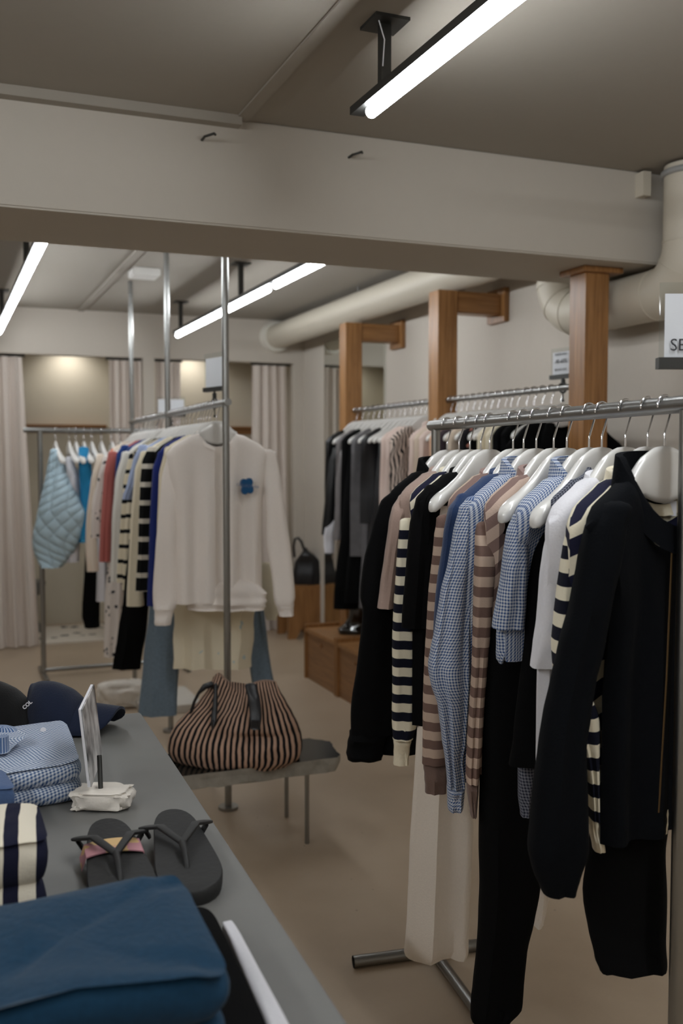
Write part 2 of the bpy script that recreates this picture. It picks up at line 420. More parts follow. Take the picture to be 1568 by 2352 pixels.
# screw hooks on the beam
for i, (px, py) in enumerate(((465, 320), (802, 361))):
    q = PY(px, 3.145); 
    d = q.dot(DV); q = P(px, py, d)
    m = tube(MB(), [q + Vector((0, .01, 0)), q + Vector((0, -.03, 0)), q + Vector((.012, -.045, .002)), q + Vector((.026, -.045, .008)), q + Vector((.032, -.035, .008))], .0042, 8)
    tag(build('screw_hook', m, M_dark), ('small metal hook in the beam face left of the strip light' if i == 0 else 'small metal hook in the beam face under the strip light end'), 'hook', 'hooks in the beam')
# booth downlights
for i, (px, Y) in enumerate(((165, 8.47), (445, 8.47))):
    q = PY(px, Y); x = q.x
    t = thing('downlight', (x, Y, ZC), 'round downlight inside the ' + ('wider left' if i == 0 else 'right') + ' fitting room', 'ceiling light', 'fitting room downlights')
    m = tube(MB(), [(x, Y, ZC), (x, Y, ZC - .09)], .045, 16); hg_ = build('housing', m, M_white, t)
    m = tube(MB(), [(x, Y, ZC - .09), (x, Y, ZC - .094)], .036, 16); build('lens', m, emit('warm_lens', (1, .9, .72, 1), 6), hg_)
    ld = bpy.data.lights.new('bulb', 'SPOT'); lo = bpy.data.objects.new('bulb', ld); C.objects.link(lo); lo.parent = t
    ld.energy = BOOTH * 10; ld.color = (1, .95, .88); ld.spot_size = math.radians(150); ld.spot_blend = .8; ld.shadow_soft_size = .04
    lo.location = (0, 0, -.105)
# ------------------------------------------------------------------ curtains
def curtain(px0, px1, label, waves, amp=.035, Y=YF + .05, ztop=ZO - .02, flare=0., z0=.01):
    x0, x1 = PY(px0, Y).x, PY(px1, Y).x
    t = thing('curtain', ((x0 + x1) / 2, Y, z0), label, 'curtain', 'fitting room curtains')
    m = MB(); nx = waves * 10; nz = 14; V = []; U = []; rnd = random.Random(px0); ph = rnd.uniform(0, 6)
    for side in (1, -1):
        for j in range(nz + 1):
            f = j / nz; z = ztop + (z0 - ztop) * f
            for i in range(nx + 1):
                u = i / nx
                a = amp * (.55 + .45 * f) * (math.sin(u * waves * 2 * PI + ph + .5 * math.sin(f * 3)) + .35 * math.sin(u * waves * 4.6 * PI + f * 2))
                V.append((x0 + (x1 - x0) * u + flare * f * (u - .3), Y + a + side * .003, z)); U.append((u, z))
    Fc = []; W = nx + 1; H = (nz + 1) * W
    for s in (0, H):
        for j in range(nz):
            for i in range(nx): Fc.append((s + j * W + i, s + j * W + i + 1, s + (j + 1) * W + i + 1, s + (j + 1) * W + i))
    for i in range(nx):
        Fc.append((i, i + 1, H + i + 1, H + i)); b = nz * W; Fc.append((b + i, b + i + 1, H + b + i + 1, H + b + i))
    for j in range(nz):
        Fc.append((j * W, (j + 1) * W, H + (j + 1) * W, H + j * W)); Fc.append((j * W + nx, (j + 1) * W + nx, H + (j + 1) * W + nx, H + j * W + nx))
    m.add(V, Fc, U); build('cloth', m, M_curt, t)
    m = MB(); tube(m, [(x0 - .02, Y, ztop + .012), (x1 + .02, Y, ztop + .012)], .011, 8); build('track', m, M_dark, t)
curtain(-40, 54, 'pale curtain gathered at the left edge of the left fitting room', 4, flare=.13)
curtain(252, 326, 'pale curtain at the right side of the left fitting room', 4)
curtain(358, 414, 'pale curtain behind the middle steel post, right fitting room', 3)
curtain(582, 660, 'pale curtain beside the corner, right side of right fitting room', 4, flare=.05)
# peg rails in the booths
for i, (a, b) in enumerate(((40, 243), (520, 578))):
    q0, q1 = PY(a, YBK), PY(b, YBK); z = 1.655
    t = thing('peg_rail', ((q0.x + q1.x) / 2, YBK, z), 'oak rail on the back wall of the ' + ('left' if i == 0 else 'right') + ' fitting room', 'wall rail', 'fitting room rails')
    m = box(MB(), q0.x, q1.x, YBK - .02, YBK, z - .04, z + .03); build('board', m, M_oakx, t, False)
    m = box(MB(), q0.x, q1.x, YBK - .075, YBK - .02, z + .012, z + .03); build('ledge', m, M_oakx, t, False)
# rug and stool in the left booth
m = MB(); x0, x1 = .1, x_a1 - .02
box(m, x0, x1, 7.74, 8.5, 0, .012); m.uv = [(p.x, p.y) for p in m.v]
tag(build('rug', m, spots('rug_weave', (212, 204, 192), (24, 24, 26), 6.5, .40), smooth=False), 'cream rug with black star shapes in the left fitting room', 'rug')
q = PZ(70, 1455, 0)
t = thing('pedestal', (q.x, q.y, 0), 'grey stone pedestal beside the curtain in the left fitting room', 'pedestal')
GST = plain('grey_stone', (112, 112, 108), .8, bump=.3, scale=25, var=.2)
m = tube(MB(), [(q.x, q.y, 0), (q.x, q.y, .05), (q.x, q.y, .1), (q.x, q.y, .3)], [.085, .085, .065, .06], 20); build('column', m, GST, t)
m = tube(MB(), [(q.x, q.y, .3), (q.x, q.y, .34), (q.x, q.y, .41), (q.x, q.y, .425)], [.06, .11, .125, .115], 20); build('seat', m, GST, t)
# ------------------------------------------------------------------ mirror, pipes
m = box(MB(), XR - .015, XR, 6.02, 7.12, .06, 2.28)
t = tag(build('wall_mirror', m, M_mirror, smooth=False), 'tall frameless mirror on the right wall behind the far wooden post', 'mirror')
m = MB(); YP = (4.0, YF); xp, zp = 2.50, 2.365
t = thing('ventilation_pipe', (xp, 5.8, zp), 'long painted pipe under the ceiling along the right wall', 'pipe')
tube(m, [(xp, 3.7, zp), (xp, 5.6, zp), (xp, YF + .02, zp)], .095, 28); build('pipe', m, M_duct, t)
m = MB(); tube(m, [(xp, YF - .09, zp), (xp, YF - .03, zp), (xp, YF, zp)], [.116, .122, .122], 28); build('collar', m, plain('collar_white', (222, 218, 208), .5), t)
for yy in (4.35, 5.9):
    m = MB(); tube(m, [(xp, yy, zp + .09), (xp, yy, ZC)], .006, 8); build('hanger_rod', m, M_steel, t)
m = MB(); tube(m, [(2.70, 3.7, 2.40), (2.70, 6.8, 2.40)], .028, 14)
tag(build('conduit', m, M_duct), 'thin painted pipe beside the wall above the wooden arms', 'pipe')
# duct with elbows at the end of the beam
xd = 2.60; zd = 2.045; r = .098
path = [Vector((xd, 2.985, 2.49)), Vector((xd, 2.985, 2.34))] + arc((xd, 3.155, 2.215), (0, -.17, 0), (0, 0, -.17), 0, PI / 2, 8) + \
       [Vector((xd, 3.45, zd)), Vector((xd, 3.6, zd))] + arc((xd, 3.66, zd + .17), (0, 0, -.17), (0, .17, 0), 0, PI / 2, 8) + [Vector((xd, 3.83, 2.49))]
t = thing('elbow_duct', (xd, 3.3, zd), 'fat painted duct bending under the end of the beam', 'duct')
m = tube(MB(), path, r, 30); build('duct', m, M_duct, t)
for i in (2, 5, 10, 11, 12, 14, 17, 20):
    m = MB(); a = path[i]; tg = (path[i + 1] - path[i - 1]).normalized() if i + 1 < len(path) else Vector((0, 0, 1))
    tube(m, [a - tg * .004, a + tg * .004], r + .003, 30); build('seam_ring', m, M_duct, t)
m = box(MB(), xd - .125, xd - .09, 3.10, 3.15, 2.40, 2.49); build('bracket', m, M_duct, t, False)
m = tube(MB(), arc((xd, 2.985, 2.462), (.1, 0, 0), (0, .1, 0), 0, 2 * PI, 24), .012, 8, cap=False)
build('clamp_band', m, plain('grey_band', (150, 150, 148), .5), t)
# ------------------------------------------------------------------ wooden posts and wall rails
XP0, XP1 = 2.357, 2.467
def post(name, y, z, label, arm=True):
    t = thing('wooden_post', (XP0 + .055, y + .055, 0), label, 'wooden post', 'wooden posts along the right wall')
    m = box(MB(), XP0, XP1, y, y + .11, 0, z); build('upright', m, M_oak, t, False, bevel=.003)
    if arm:
        m = box(MB(), XP1, XR - .03, y + .006, y + .104, z - .11, z); build('arm', m, M_oakx, t, False, bevel=.003)
        m = box(MB(), XR - .03, XR, y - .035, y + .145, z - .145, z + .03); build('wall_plate', m, M_oak, t, False, bevel=.003)
    else:
        m = box(MB(), XP0 - .03, XP1 + .045, y - .03, y + .14, z - .022, z); build('cap', m, M_oak, t, False, bevel=.003)
    return t
post('C', 3.286, 2.159, 'wooden post with a cap under the beam, nearest of the three', False)
post('B', 4.526, 2.262, 'middle wooden post with an arm to the right wall')
post('A', 5.76, 2.25, 'farthest wooden post with an arm, beside the mirror')
XRAIL = 2.412; ZR = 1.705
for i, (a, b) in enumerate(((4.636, 5.76), (3.396, 4.526))):
    m = tube(MB(), [(XRAIL, a - .0, ZR), (XRAIL, b + .0, ZR)], .0135, 16)
    tag(build('clothes_rail', m, M_steel), 'steel clothes rail between the ' + ('far and middle' if i == 0 else 'middle and nearest') + ' wooden posts', 'clothes rail', 'rails between the wooden posts')
# storage boxes under the wall rails
for i, (y0, y1) in enumerate(((5.42, 5.97), (4.87, 5.42))):
    x0, x1, h = 2.15, 2.70, .347
    t = thing('wooden_bench', ((x0 + x1) / 2, (y0 + y1) / 2, 0), 'low oak bench box ' + ('with a shiny boot on top, farther of two' if i == 0 else 'half hidden behind the long black coat'), 'bench', 'oak bench boxes along the right wall')
    g = .004
    m = box(MB(), x0 + .015, x1, y0 + g + .024, y1 - g - .024, .0, h - .052); pn_ = build('panel', m, M_oaky, t, False)
    m = box(MB(), x0, x1, y1 - g - .024, y1 - g, 0, h); build('side_panel', m, M_oak, t, False, bevel=.003)
    m = box(MB(), x0, x1, y0 + g, y0 + g + .024, 0, h); build('side_panel', m, M_oak, t, False, bevel=.003)
    m = box(MB(), x0 - .004 + .006, x1, y0 + g + .024, y1 - g - .024, h - .05, h - .022); build('top', m, M_oakx, t, False, bevel=.003)
    m = tube(MB(), [(x0 + .016, (y0 + y1) / 2, .25), (x0 + .004, (y0 + y1) / 2, .25)], .011, 12); build('knob', m, M_oaky, pn_)
# stool at the far corner with a bag
q = PZ(700, 1466, 0); sx, sy = q.x, q.y
t = thing('wooden_stool', (sx, sy, 0), 'oak stool with a notched side at the far corner', 'stool')
h = .395
def vpanel(mb, x, y, w, hh, th):
    pts = [(-w, 0), (-w * .55, 0), (0, .13), (w * .55, 0), (w, 0), (w, hh), (-w, hh)]
    n = len(pts); V = [(x + a, y - th, b) for a, b in pts] + [(x + a, y + th, b) for a, b in pts]
    f = [(0, 1, 6), (1, 2, 6), (2, 5, 6), (2, 3, 5), (3, 4, 5)]
    f = f + [tuple(i + n for i in reversed(q_)) for q_ in f] + [(i, (i + 1) % n, n + (i + 1) % n, n + i) for i in range(n)]
    mb.add(V, f)
m = MB(); vpanel(m, sx, sy, .14, h, .012); build('side_panel', m, M_oak, t, False)
m = MB(); vpanel(m, sx, sy + .26, .14, h, .012); build('side_panel', m, M_oak, t, False)
m = box(MB(), sx - .14, sx + .14, sy - .012, sy + .272, h, h + .022); build('seat', m, M_oakx, t, False)
hb = h + .022
t = thing('handbag', (sx, sy + .12, hb), 'black leather bag with a loop handle on the oak stool', 'bag')
LEA = plain('black_leather', (20, 20, 24), .38, bump=.3, scale=18)
dB = Vector((sx, sy + .1, 0)).dot(DV)
m = sheet(MB(), [(1262, 697, 706), (1275, 688, 722), (1293, 676, 738), (1320, 672, 740), (1350, 674, 738)], dB, .075, folds=3, amp=.15, seed=4, slant=0)
build('body', m, LEA, t)
m = tube(MB(), [P(x, y, dB) for x, y in ((676, 1280), (674, 1255), (677, 1238), (684, 1235), (692, 1244), (698, 1262), (703, 1276))], .011, 8); build('handle', m, LEA, t)
# boot on the far bench
zb = .325
q = PZ(803, 1455, zb)
t = thing('ankle_boot', (q.x, q.y, zb), 'shiny black boot standing on the far oak bench', 'boot')
PAT = plain('patent_leather', (10, 10, 11), .08, coat=1)
dq = q.dot(DV)
m = sheet(MB(), [(1372, 800, 838), (1395, 801, 838), (1418, 800, 838), (1432, 790, 838), (1444, 776, 838), (1452, 778, 838)], dq, .045, folds=2, amp=.05, seed=2, top_close=.9)
build('shaft', m, PAT, t)
m = sheet(MB(), [(1450, 777, 838), (1456, 779, 838)], dq, .048, folds=1, amp=0, top_close=1); build('sole', m, M_blackp, t)
# ------------------------------------------------------------------ hangers
def prof(x):
    a = abs(x)
    T = [(0, 0, -.098), (.025, -.003, -.094), (.05, -.018, -.085), (.075, -.043, -.086), (.10, -.066, -.098), (.13, -.086, -.115), (.16, -.102, -.134), (.178, -.113, -.146), (.186, -.121, -.148), (.19, -.131, -.141)]
    for i in range(len(T) - 1):
        if T[i][0] <= a <= T[i + 1][0]:
            t = (a - T[i][0]) / (T[i + 1][0] - T[i][0]); t2 = t
            return [T[i][k] + (T[i + 1][k] - T[i][k]) * t2 for k in (1, 2)]
    return [-.134 - (a - .19) * .9, -.145 - (a - .19) * .9]
def hanger_body():
    m = MB(); n = 16; xs = [-.19, -.187, -.18, -.17] + [i * .01 for i in range(-16, 17)] + [.17, .18, .187, .19]
    V = []; Fc = []
    for x in xs:
        zt, zb = prof(x); a = abs(x)
        hy = .0085 + .0115 * min(1, a / .16) ** 1.6
        if a > .165: hy *= max(.25, math.sqrt(max(0, 1 - ((a - .165) / .027) ** 2)))
        fw = -.55 * max(0, a - .06) ** 1.0 * .35
        c = (zt + zb) / 2; hh = (zt - zb) / 2
        for k in range(n):
            an = 2 * PI * k / n; ca, sa = math.cos(an), math.sin(an)
            V.append((x, fw + hy * math.copysign(abs(ca) ** .6, ca), c + hh * math.copysign(abs(sa) ** .75, sa)))
    for i in range(len(xs) - 1):
        for k in range(n): Fc.append((i * n + k, i * n + (k + 1) % n, (i + 1) * n + (k + 1) % n, (i + 1) * n + k))
    Fc += [tuple(range(n)), tuple((len(xs) - 1) * n + k for k in range(n))]
    m.add(V, Fc); return m
def hanger_hook(R=.0175, zc=.067):
    pts = [(0, 0, -.004), (0, 0, .018), (.002, 0, .024)]
    pts += [(R * math.cos(a), 0, zc + R * math.sin(a)) for a in [math.radians(q) for q in range(-35, 196, 15)]]
    return tube(MB(), pts, .0021, 8)
HB = None
def rz(a): return Matrix.Rotation(a, 3, 'Z')
GR = {}
def hanger(pos, ang, label, group):
    """pos: neck top in the world; ang: turn about z"""
    global HB
    if HB is None:
        HB = build('clothes_hanger', hanger_body(), M_white, loc=(0, 0, 0)); o = HB
        hk = build('hook', hanger_hook(), M_chrome, o); hk['label'] = 'chrome wire hook'; kids = [hk]
    else:
        o = HB.copy(); C.objects.link(o)
        for ch in list(HB.children):
            c = ch.copy(); C.objects.link(c); c.parent = o
    o.location = pos; o.rotation_euler = (0, 0, ang)
    tag(o, label, 'hanger', group); return o
# ------------------------------------------------------------------ garments built on a hanger frame
def gbody(mb, pos, ang, shw, hemw, length, th=.03, neck=.085, folds=4, amp=.012, seed=0, hem_th=None, frontdip=.05, yo=0., mi=0, nr=16, topth=.03):
    R = rz(ang); rnd = random.Random(seed); ph = rnd.uniform(0, 6)
    nc = 28; V = []; U = []; Fc = []
    hem_th = hem_th or th
    for side in (-1, 1):
        for i in range(nr + 1):
            v = (i / nr) ** 1.6
            for j in range(nc + 1):
                s = math.sin((j / nc - .5) * PI) if False else (j / nc * 2 - 1)
                xsh = s * shw
                zt = prof(xsh)[0] + .006 if abs(xsh) <= .19 else prof(.19)[0] + .006 - (abs(xsh) - .19) * .8
                if abs(xsh) < neck:
                    e = 1 - (xsh / neck) ** 2
                    zt = prof(neck)[0] + .006 - (frontdip if side < 0 else .012) * e ** .8
                zt += .007 - .022 * max(0, min(1, (.11 - abs(xsh)) / .035))
                W = shw + (hemw - shw) * min(1, v * 3) ** .7
                x = s * W; z = zt + (-length - zt) * v
                edge = (max(0, 1 - abs(s) ** (16 if v < .25 else 8))) ** .5
                t = topth + (th - topth) * min(1, v * 3)
                t *= .4 + .6 * min(1, v * length / .03) ** .5
                if v > .3: t = th + (hem_th - th) * (v - .3) / .7
                y = side * t * edge + amp * min(1, v * 1.6) * math.sin(folds * s * 2.4 + ph + (0 if side < 0 else .5)) * edge - .19 * max(0, abs(xsh) - .06) * max(0, 1 - max(0, v - .14) * 2.5)
                V.append(Vector(pos) + R @ Vector((x, y + yo, z))); U.append((x, -side * (zt - z + t)))
    W_ = nc + 1; H = (nr + 1) * W_
    for s in (0, H):
        for i in range(nr):
            for j in range(nc): Fc.append((s + i * W_ + j, s + i * W_ + j + 1, s + (i + 1) * W_ + j + 1, s + (i + 1) * W_ + j))
    for j in range(nc):
        xm = (j + .5) / nc * 2 - 1
        if abs(xm * shw) >= neck * .97: Fc.append((j, j + 1, H + j + 1, H + j))
    for i in range(nr):
        for j in (0, nc): Fc.append((i * W_ + j, (i + 1) * W_ + j, H + (i + 1) * W_ + j, H + i * W_ + j))
    return mb.add(V, Fc, U, mi)
def collar(mb, pos, ang, hw=.085, hy=.034, h=.02, dip=.045, flare=1.0, z=None, yo=0., n=28, thick=.004, mi=0):
    """a band round the neck opening: lower edge on the shoulder, upper edge h higher"""
    R = rz(ang); V = []; U = []; Fc = []
    z0 = prof(hw)[0] - .018 if z is None else z
    prf = [(1.0, 0, 0), (1 + .1 * flare, 0, thick), (1 + .04 * flare, 1, thick * .6), (.93, 1, -thick * .4), (.93, 0, -thick)]
    for (s, up, o) in prf:
        for k in range(n):
            a = 2 * PI * k / n; c, q = math.cos(a), math.sin(a)
            zz = z0 - dip * max(0, -q) ** 1.3 + .012 * max(0, q) + up * h * (1 - .25 * max(0, -q))
            V.append(Vector(pos) + R @ Vector((c * (hw * s + o), q * (hy * s + o) + yo, zz))); U.append((a * hw, zz))
    m = len(prf)
    for i in range(m):
        for k in range(n):
            Fc.append((i * n + k, i * n + (k + 1) % n, ((i + 1) % m) * n + (k + 1) % n, ((i + 1) % m) * n + k))
    return mb.add(V, Fc, U, mi)
def lsleeve(mb, pos, ang, side, shw, length, rx=.04, ry=.026, out=.03, seed=0, mi=0, n=16, back=0.):
    """sleeve hanging from the shoulder in the hanger's own frame"""
    R = rz(ang); rnd = random.Random(seed); V = []; U = []; Fc = []; nr = 14
    zt = prof(min(shw, .19))[0]
    for i in range(nr + 3):
        f = min(1, i / nr)
        k = 1.0 if i <= nr else (.85 if i == nr + 1 else .8)
        x = side * (shw - .035 + out * math.sin(f * PI * .5) + .008 * math.sin(f * 7 + seed)); z = zt - .012 - (length) * f + (.03 if i == nr + 2 else 0)
        w_ = rx * (1 - .25 * f) * k; t = ry * (1 - .15 * f) * k
        for q in range(n):
            a = 2 * PI * q / n
            V.append(Vector(pos) + R @ Vector((x + w_ * math.cos(a), back + t * math.sin(a) * (1 + .15 * math.sin(3 * a + f * 6 + seed)) - .025 * (1 - f), z + (math.cos(a) * -side * .05 if i == 0 else 0))))
            U.append((a * rx, length * f))
    for i in range(nr + 2):
        for q in range(n): Fc.append((i * n + q, i * n + (q + 1) % n, (i + 1) * n + (q + 1) % n, (i + 1) * n + q))
    Fc += [tuple(range(n))[::-1], tuple((nr + 2) * n + q for q in range(n))]
    return mb.add(V, Fc, U, mi)
# ------------------------------------------------------------------ FRONT RIGHT RACK
b0 = RV * .26 + DV * 2.755
ud = (RV * .258 - DV * .966)              # along the rail towards the viewer
pd = (RV * .966 + DV * .258)
ZR1 = 1.505
def rack1(t, z=ZR1): return Vector((0, 0, z)) + b0 + ud * t
def t_of(px):
    k = (px - CX) / F
    return (k * 2.755 - .26) / (.258 + .966 * k)
T_END = 1.172
t = thing('clothes_rack', b0, 'steel pipe clothes rack at the right with blue checked and striped shirts', 'clothes rack')
m = tube(MB(), [rack1(-.035), rack1(.5), rack1(1.36)], .0145, 24); build('rail', m, M_steel, t)
m = tube(MB(), [rack1(0, .03), rack1(0, ZR1 - .01)], .0125, 20); build('upright', m, M_steel, t)
m = tube(MB(), [rack1(T_END, .03), rack1(T_END, ZR1 - .01)], .0135, 20); build('upright', m, M_steel, t)
for tt in (0, T_END):
    o = rack1(tt, .0165); m = tube(MB(), [o - pd * .235, o + pd * .235], .0165, 24, cap=False)
    tube(m, [o + pd * .235, o - pd * .235], .0135, 20, cap=False); build('foot', m, M_steel, t)
m = tube(MB(), [rack1(0.012, .018), rack1(T_END - .012, .018)], .0145, 20); build('base_bar', m, M_steel, t)
A1 = -YAW + math.radians(30)
GRP1 = 'garments on the front right rack'; HGRP1 = 'hangers on the front right rack'
HK = [1026, 1053, 1078, 1103, 1123.4, 1177, 1201, 1230, 1270, 1300, 1351, 1380, 1434, 1485, 1524]
HP = [rack1(t_of(x), ZR1 - .065 - .002) for x in HK]
HOLD = ['black overshirt, far end of the front right rack', 'taupe tee', 'cream and navy sweater, far one of the front right rack', 'black tee next to the cream and navy sweater', 'wide cream trousers',
        'taupe and brown sweater, far one', 'navy top', 'long sleeved blue checked shirt', 'taupe and brown sweater, near one', 'long black trousers', 'short sleeved blue checked shirt', 'dark checked shirt and cropped black trousers', 'white tee on the front right rack',
        'cream and navy sweater behind the jacket', 'black jacket at the near end']
for i, p in enumerate(HP):
    hanger(p, A1, 'white hanger ' + ('bare at the tip holding ' if i in (4, 9, 11) else 'holding the ') + HOLD[i], HGRP1)
def garment(name, pos, label, cat, group): return thing(name, pos, label, cat, group)
def tipd(i): return (HP[i] - RV * .16 - DV * .095).dot(DV)
LASTS = {}
def rs(t, i, mat, rows, name='sleeve', th=.03, dd=0., **k):
    m = sheet(MB(), rows, tipd(i) + dd, th, seed=i * 7 + len(rows), **k); o = build(name, m, mat, LASTS[t.name] if name in ('cuff', 'sleeve_underside') else t); LASTS[t.name] = o if name in ('sleeve', 'leg') else LASTS.get(t.name); return o
def top(i, name, label, cat, mat, shw, hemw, length, th=.022, col=None, colmat=None, neck=.085, right=None, bmat=None, rx=.04, **k):
    t = garment(name, HP[i], label, cat, GRP1); shw += .014
    m = gbody(MB(), HP[i], A1, shw, hemw, length, th, neck, seed=i, **k); build('body', m, bmat or mat, t)
    if col:
        m = collar(MB(), HP[i], A1, **col); build('collar', m, colmat or mat, t)
    if right: build('sleeve', lsleeve(MB(), HP[i], A1, 1, shw, right, rx=rx, seed=i), mat, t)
    return t
SC = dict(hw=.083, hy=.038, h=.04, dip=.05, flare=1.2)       # shirt collar
TC = dict(hw=.085, hy=.034, h=.018, dip=.05, flare=.8)           # crew neck
t = top(0, 'overshirt', 'long black overshirt with a collar at the far end of the front right rack', 'overshirt', BLK, .185, .2, .80, th=.03, col=SC, right=.6)
rs(t, 0, BLK, [(1122, 905, 950), (1150, 874, 935), (1200, 857, 915), (1300, 833, 905), (1370, 826, 900), (1402, 833, 900), (1515, 821, 905), (1618, 805, 905), (1684, 806, 900)], th=.04)
rs(t, 0, BLK, [(1678, 803, 896), (1700, 799, 884), (1726, 795, 880), (1741, 797, 877)], 'cuff', th=.042)
t = top(1, 't_shirt', 'taupe tee with a mid length sleeve next to the black overshirt', 't-shirt', TAUPE, .185, .19, .62, col=TC, right=.25)
rs(t, 1, TAUPE, [(1140, 915, 952), (1165, 900, 940), (1198, 893, 930), (1291, 880, 918), (1350, 872, 912), (1395, 866, 906)], folds=2)
t = top(2, 'sweater', 'cream and navy striped sweater with long sleeve beside the taupe tee', 'sweater', STRN, .185, .19, .63, col=TC, colmat=CREAM, right=.58, bmat=STRB)
rs(t, 2, STRN, [(1196, 918, 952), (1300, 909, 955), (1400, 903, 960), (1500, 900, 964), (1600, 900, 963), (1660, 900, 958), (1695, 901, 948)], folds=2)
rs(t, 2, CREAM, [(1690, 903, 946), (1715, 904, 941), (1753, 903, 938)], 'cuff', th=.022)
t = top(3, 't_shirt', 'black tee covering the cream and navy striped sweater sleeve', 't-shirt', BLK, .185, .2, .66, col=TC, right=.25)
rs(t, 3, BLK, [(1120, 975, 1010), (1145, 955, 1004), (1200, 941, 1003), (1300, 931, 1000), (1440, 922, 993)], th=.034)
t = garment('trousers', HP[4], 'wide cream trousers hanging to the base of the front right rack', 'trousers', GRP1)
rs(t, 4, CREAMT, [(1240, 1000, 1098), (1400, 982, 1094), (1600, 964, 1092), (1750, 951, 1090), (1871, 945, 1086), (1951, 941, 1083), (2100, 933, 1078), (2172, 930, 1074), (2190, 929, 1068)], 'leg', th=.045, dd=.06, folds=2, amp=.4)
rs(t, 4, CREAMT, [(1240, 1090, 1190), (1500, 1110, 1230), (1800, 1180, 1262), (2030, 1212, 1262), (2100, 1219, 1252), (2120, 1221, 1246)], 'leg', th=.03, dd=.12, folds=2, amp=.3)
m = MB(); a = HP[4]; obox(m, a + Vector((0, 0, -.155)), RV * .15 + DV * .06, DV * .012, ZV * .02); build('waistband', m, CREAMT, t, False)
t = top(5, 'sweater', 'taupe and brown striped sweater beside the navy top', 'sweater', STRT, .185, .19, .66, col=TC, colmat=TAUPER, right=.58, bmat=STRTB)
rs(t, 5, STRT, [(1190, 1002, 1050), (1225, 997, 1047), (1394, 981, 1042), (1498, 975, 1036), (1653, 970, 1029), (1752, 969, 1028)], folds=2)
rs(t, 5, BROWNR, [(1748, 971, 1028), (1780, 974, 1026), (1818, 976, 1024)], 'cuff', th=.026)
t = top(6, 'long_sleeve_tee', 'plain navy top between striped sweater and blue checked shirt', 'top', NAVY, .185, .19, .64, col=TC, right=.5)
rs(t, 6, NAVY, [(1140, 1048, 1090), (1167, 1030, 1080), (1222, 1018, 1074), (1360, 1001, 1062), (1480, 994, 1052), (1600, 1002, 1050)])
t = top(7, 'shirt', 'blue and white checked shirt with long sleeve and cuff', 'shirt', GING, .185, .2, .70, col=SC, right=.58)
rs(t, 7, GING, [(1148, 1068, 1118), (1165, 1054, 1100), (1222, 1040, 1091), (1291, 1029, 1087), (1360, 1012, 1083), (1440, 999, 1080), (1500, 986, 1080), (1529, 982, 1080), (1567, 989, 1078), (1618, 1005, 1074), (1705, 1015, 1068), (1740, 1021, 1062), (1792, 1026, 1066), (1806, 1027, 1066)], folds=3, amp=.25, n=30, k=6)
rs(t, 7, GING, [(1802, 1026, 1067), (1830, 1027, 1065), (1857, 1028, 1062)], 'cuff', th=.028)
t = top(8, 'sweater', 'taupe and brown striped sweater between the two blue checked shirts', 'sweater', STRT, .185, .19, .66, col=dict(hw=.085, hy=.034, h=.026, dip=.05, flare=.9), colmat=TAUPER, right=.58, bmat=STRTB)
rs(t, 8, STRT, [(1205, 1094, 1136), (1225, 1091, 1142), (1257, 1090, 1140), (1291, 1089, 1137), (1360, 1088, 1131), (1429, 1086, 1126), (1532, 1083, 1118), (1636, 1077, 1110), (1705, 1073, 1106), (1774, 1070, 1100), (1792, 1070, 1098)], folds=2)
rs(t, 8, BROWNR, [(1788, 1070, 1099), (1830, 1074, 1097), (1871, 1080, 1093)], 'cuff', th=.022)
t = garment('trousers', HP[9], 'long black trousers reaching almost to the floor on the front right rack', 'trousers', GRP1)
rs(t, 9, BLK, [(1170, 1150, 1300), (1300, 1120, 1285), (1450, 1109, 1268), (1700, 1102, 1250), (1926, 1099, 1245), (2032, 1103, 1237), (2110, 1099, 1224), (2177, 1094, 1210), (2278, 1085, 1200), (2313, 1082, 1195), (2340, 1081, 1170)], 'leg', th=.035, dd=.06, folds=2, amp=.25)
m = MB(); a = HP[9]; obox(m, a + Vector((0, 0, -.15)), RV * .14 + DV * .06, DV * .012, ZV * .02); build('waistband', m, BLK, t, False)
t = top(10, 'shirt', 'blue and white checked shirt with short sleeve', 'shirt', GING, .185, .2, .40, col=SC, right=.3)
rs(t, 10, GING, [(1160, 1196, 1240), (1186, 1178, 1226), (1223, 1163, 1212), (1270, 1157, 1211), (1315, 1151, 1210), (1376, 1141, 1207), (1442, 1130, 1203)], folds=2, n=30, k=6, slant=-.02)
rs(t, 10, GING, [(1400, 1146, 1200), (1450, 1140, 1196), (1485, 1139, 1178), (1514, 1140, 1158), (1522, 1145, 1153)], 'sleeve_underside', th=.016, dd=.03, k=6)
t = garment('cropped_trousers', HP[11], 'cropped black trousers between short sleeved checked shirt and white tee', 'trousers', GRP1)
rs(t, 11, BLK, [(1225, 1221, 1350), (1300, 1216, 1340), (1450, 1204, 1325), (1600, 1188, 1312), (1700, 1176, 1300), (1756, 1169, 1290)], 'leg', th=.022, dd=.05)
t = garment('shirt', HP[11] + Vector((0, .03, -.05)), 'dark checked shirt mostly hidden behind the white tee', 'shirt', GRP1)
m = gbody(MB(), HP[12] + (HP[11] - HP[12]) * .48, A1, .17, .17, .5, .012, .06, seed=33, topth=.012); build('body', m, GINGD, t)
rs(t, 11, GINGD, [(1600, 1200, 1240), (1700, 1192, 1236), (1756, 1189, 1230), (1830, 1190, 1224), (1872, 1195, 1218)], th=.018, dd=.10)
t = top(12, 't_shirt', 'plain white tee with a mid length sleeve between checked and striped tops', 't-shirt', WHT, .19, .2, .62, col=TC, right=.25)
rs(t, 12, WHT, [(1175, 1285, 1325), (1202, 1264, 1312), (1264, 1248, 1306), (1335, 1239, 1300), (1427, 1232, 1293), (1490, 1224, 1285), (1530, 1217, 1282)], folds=2)
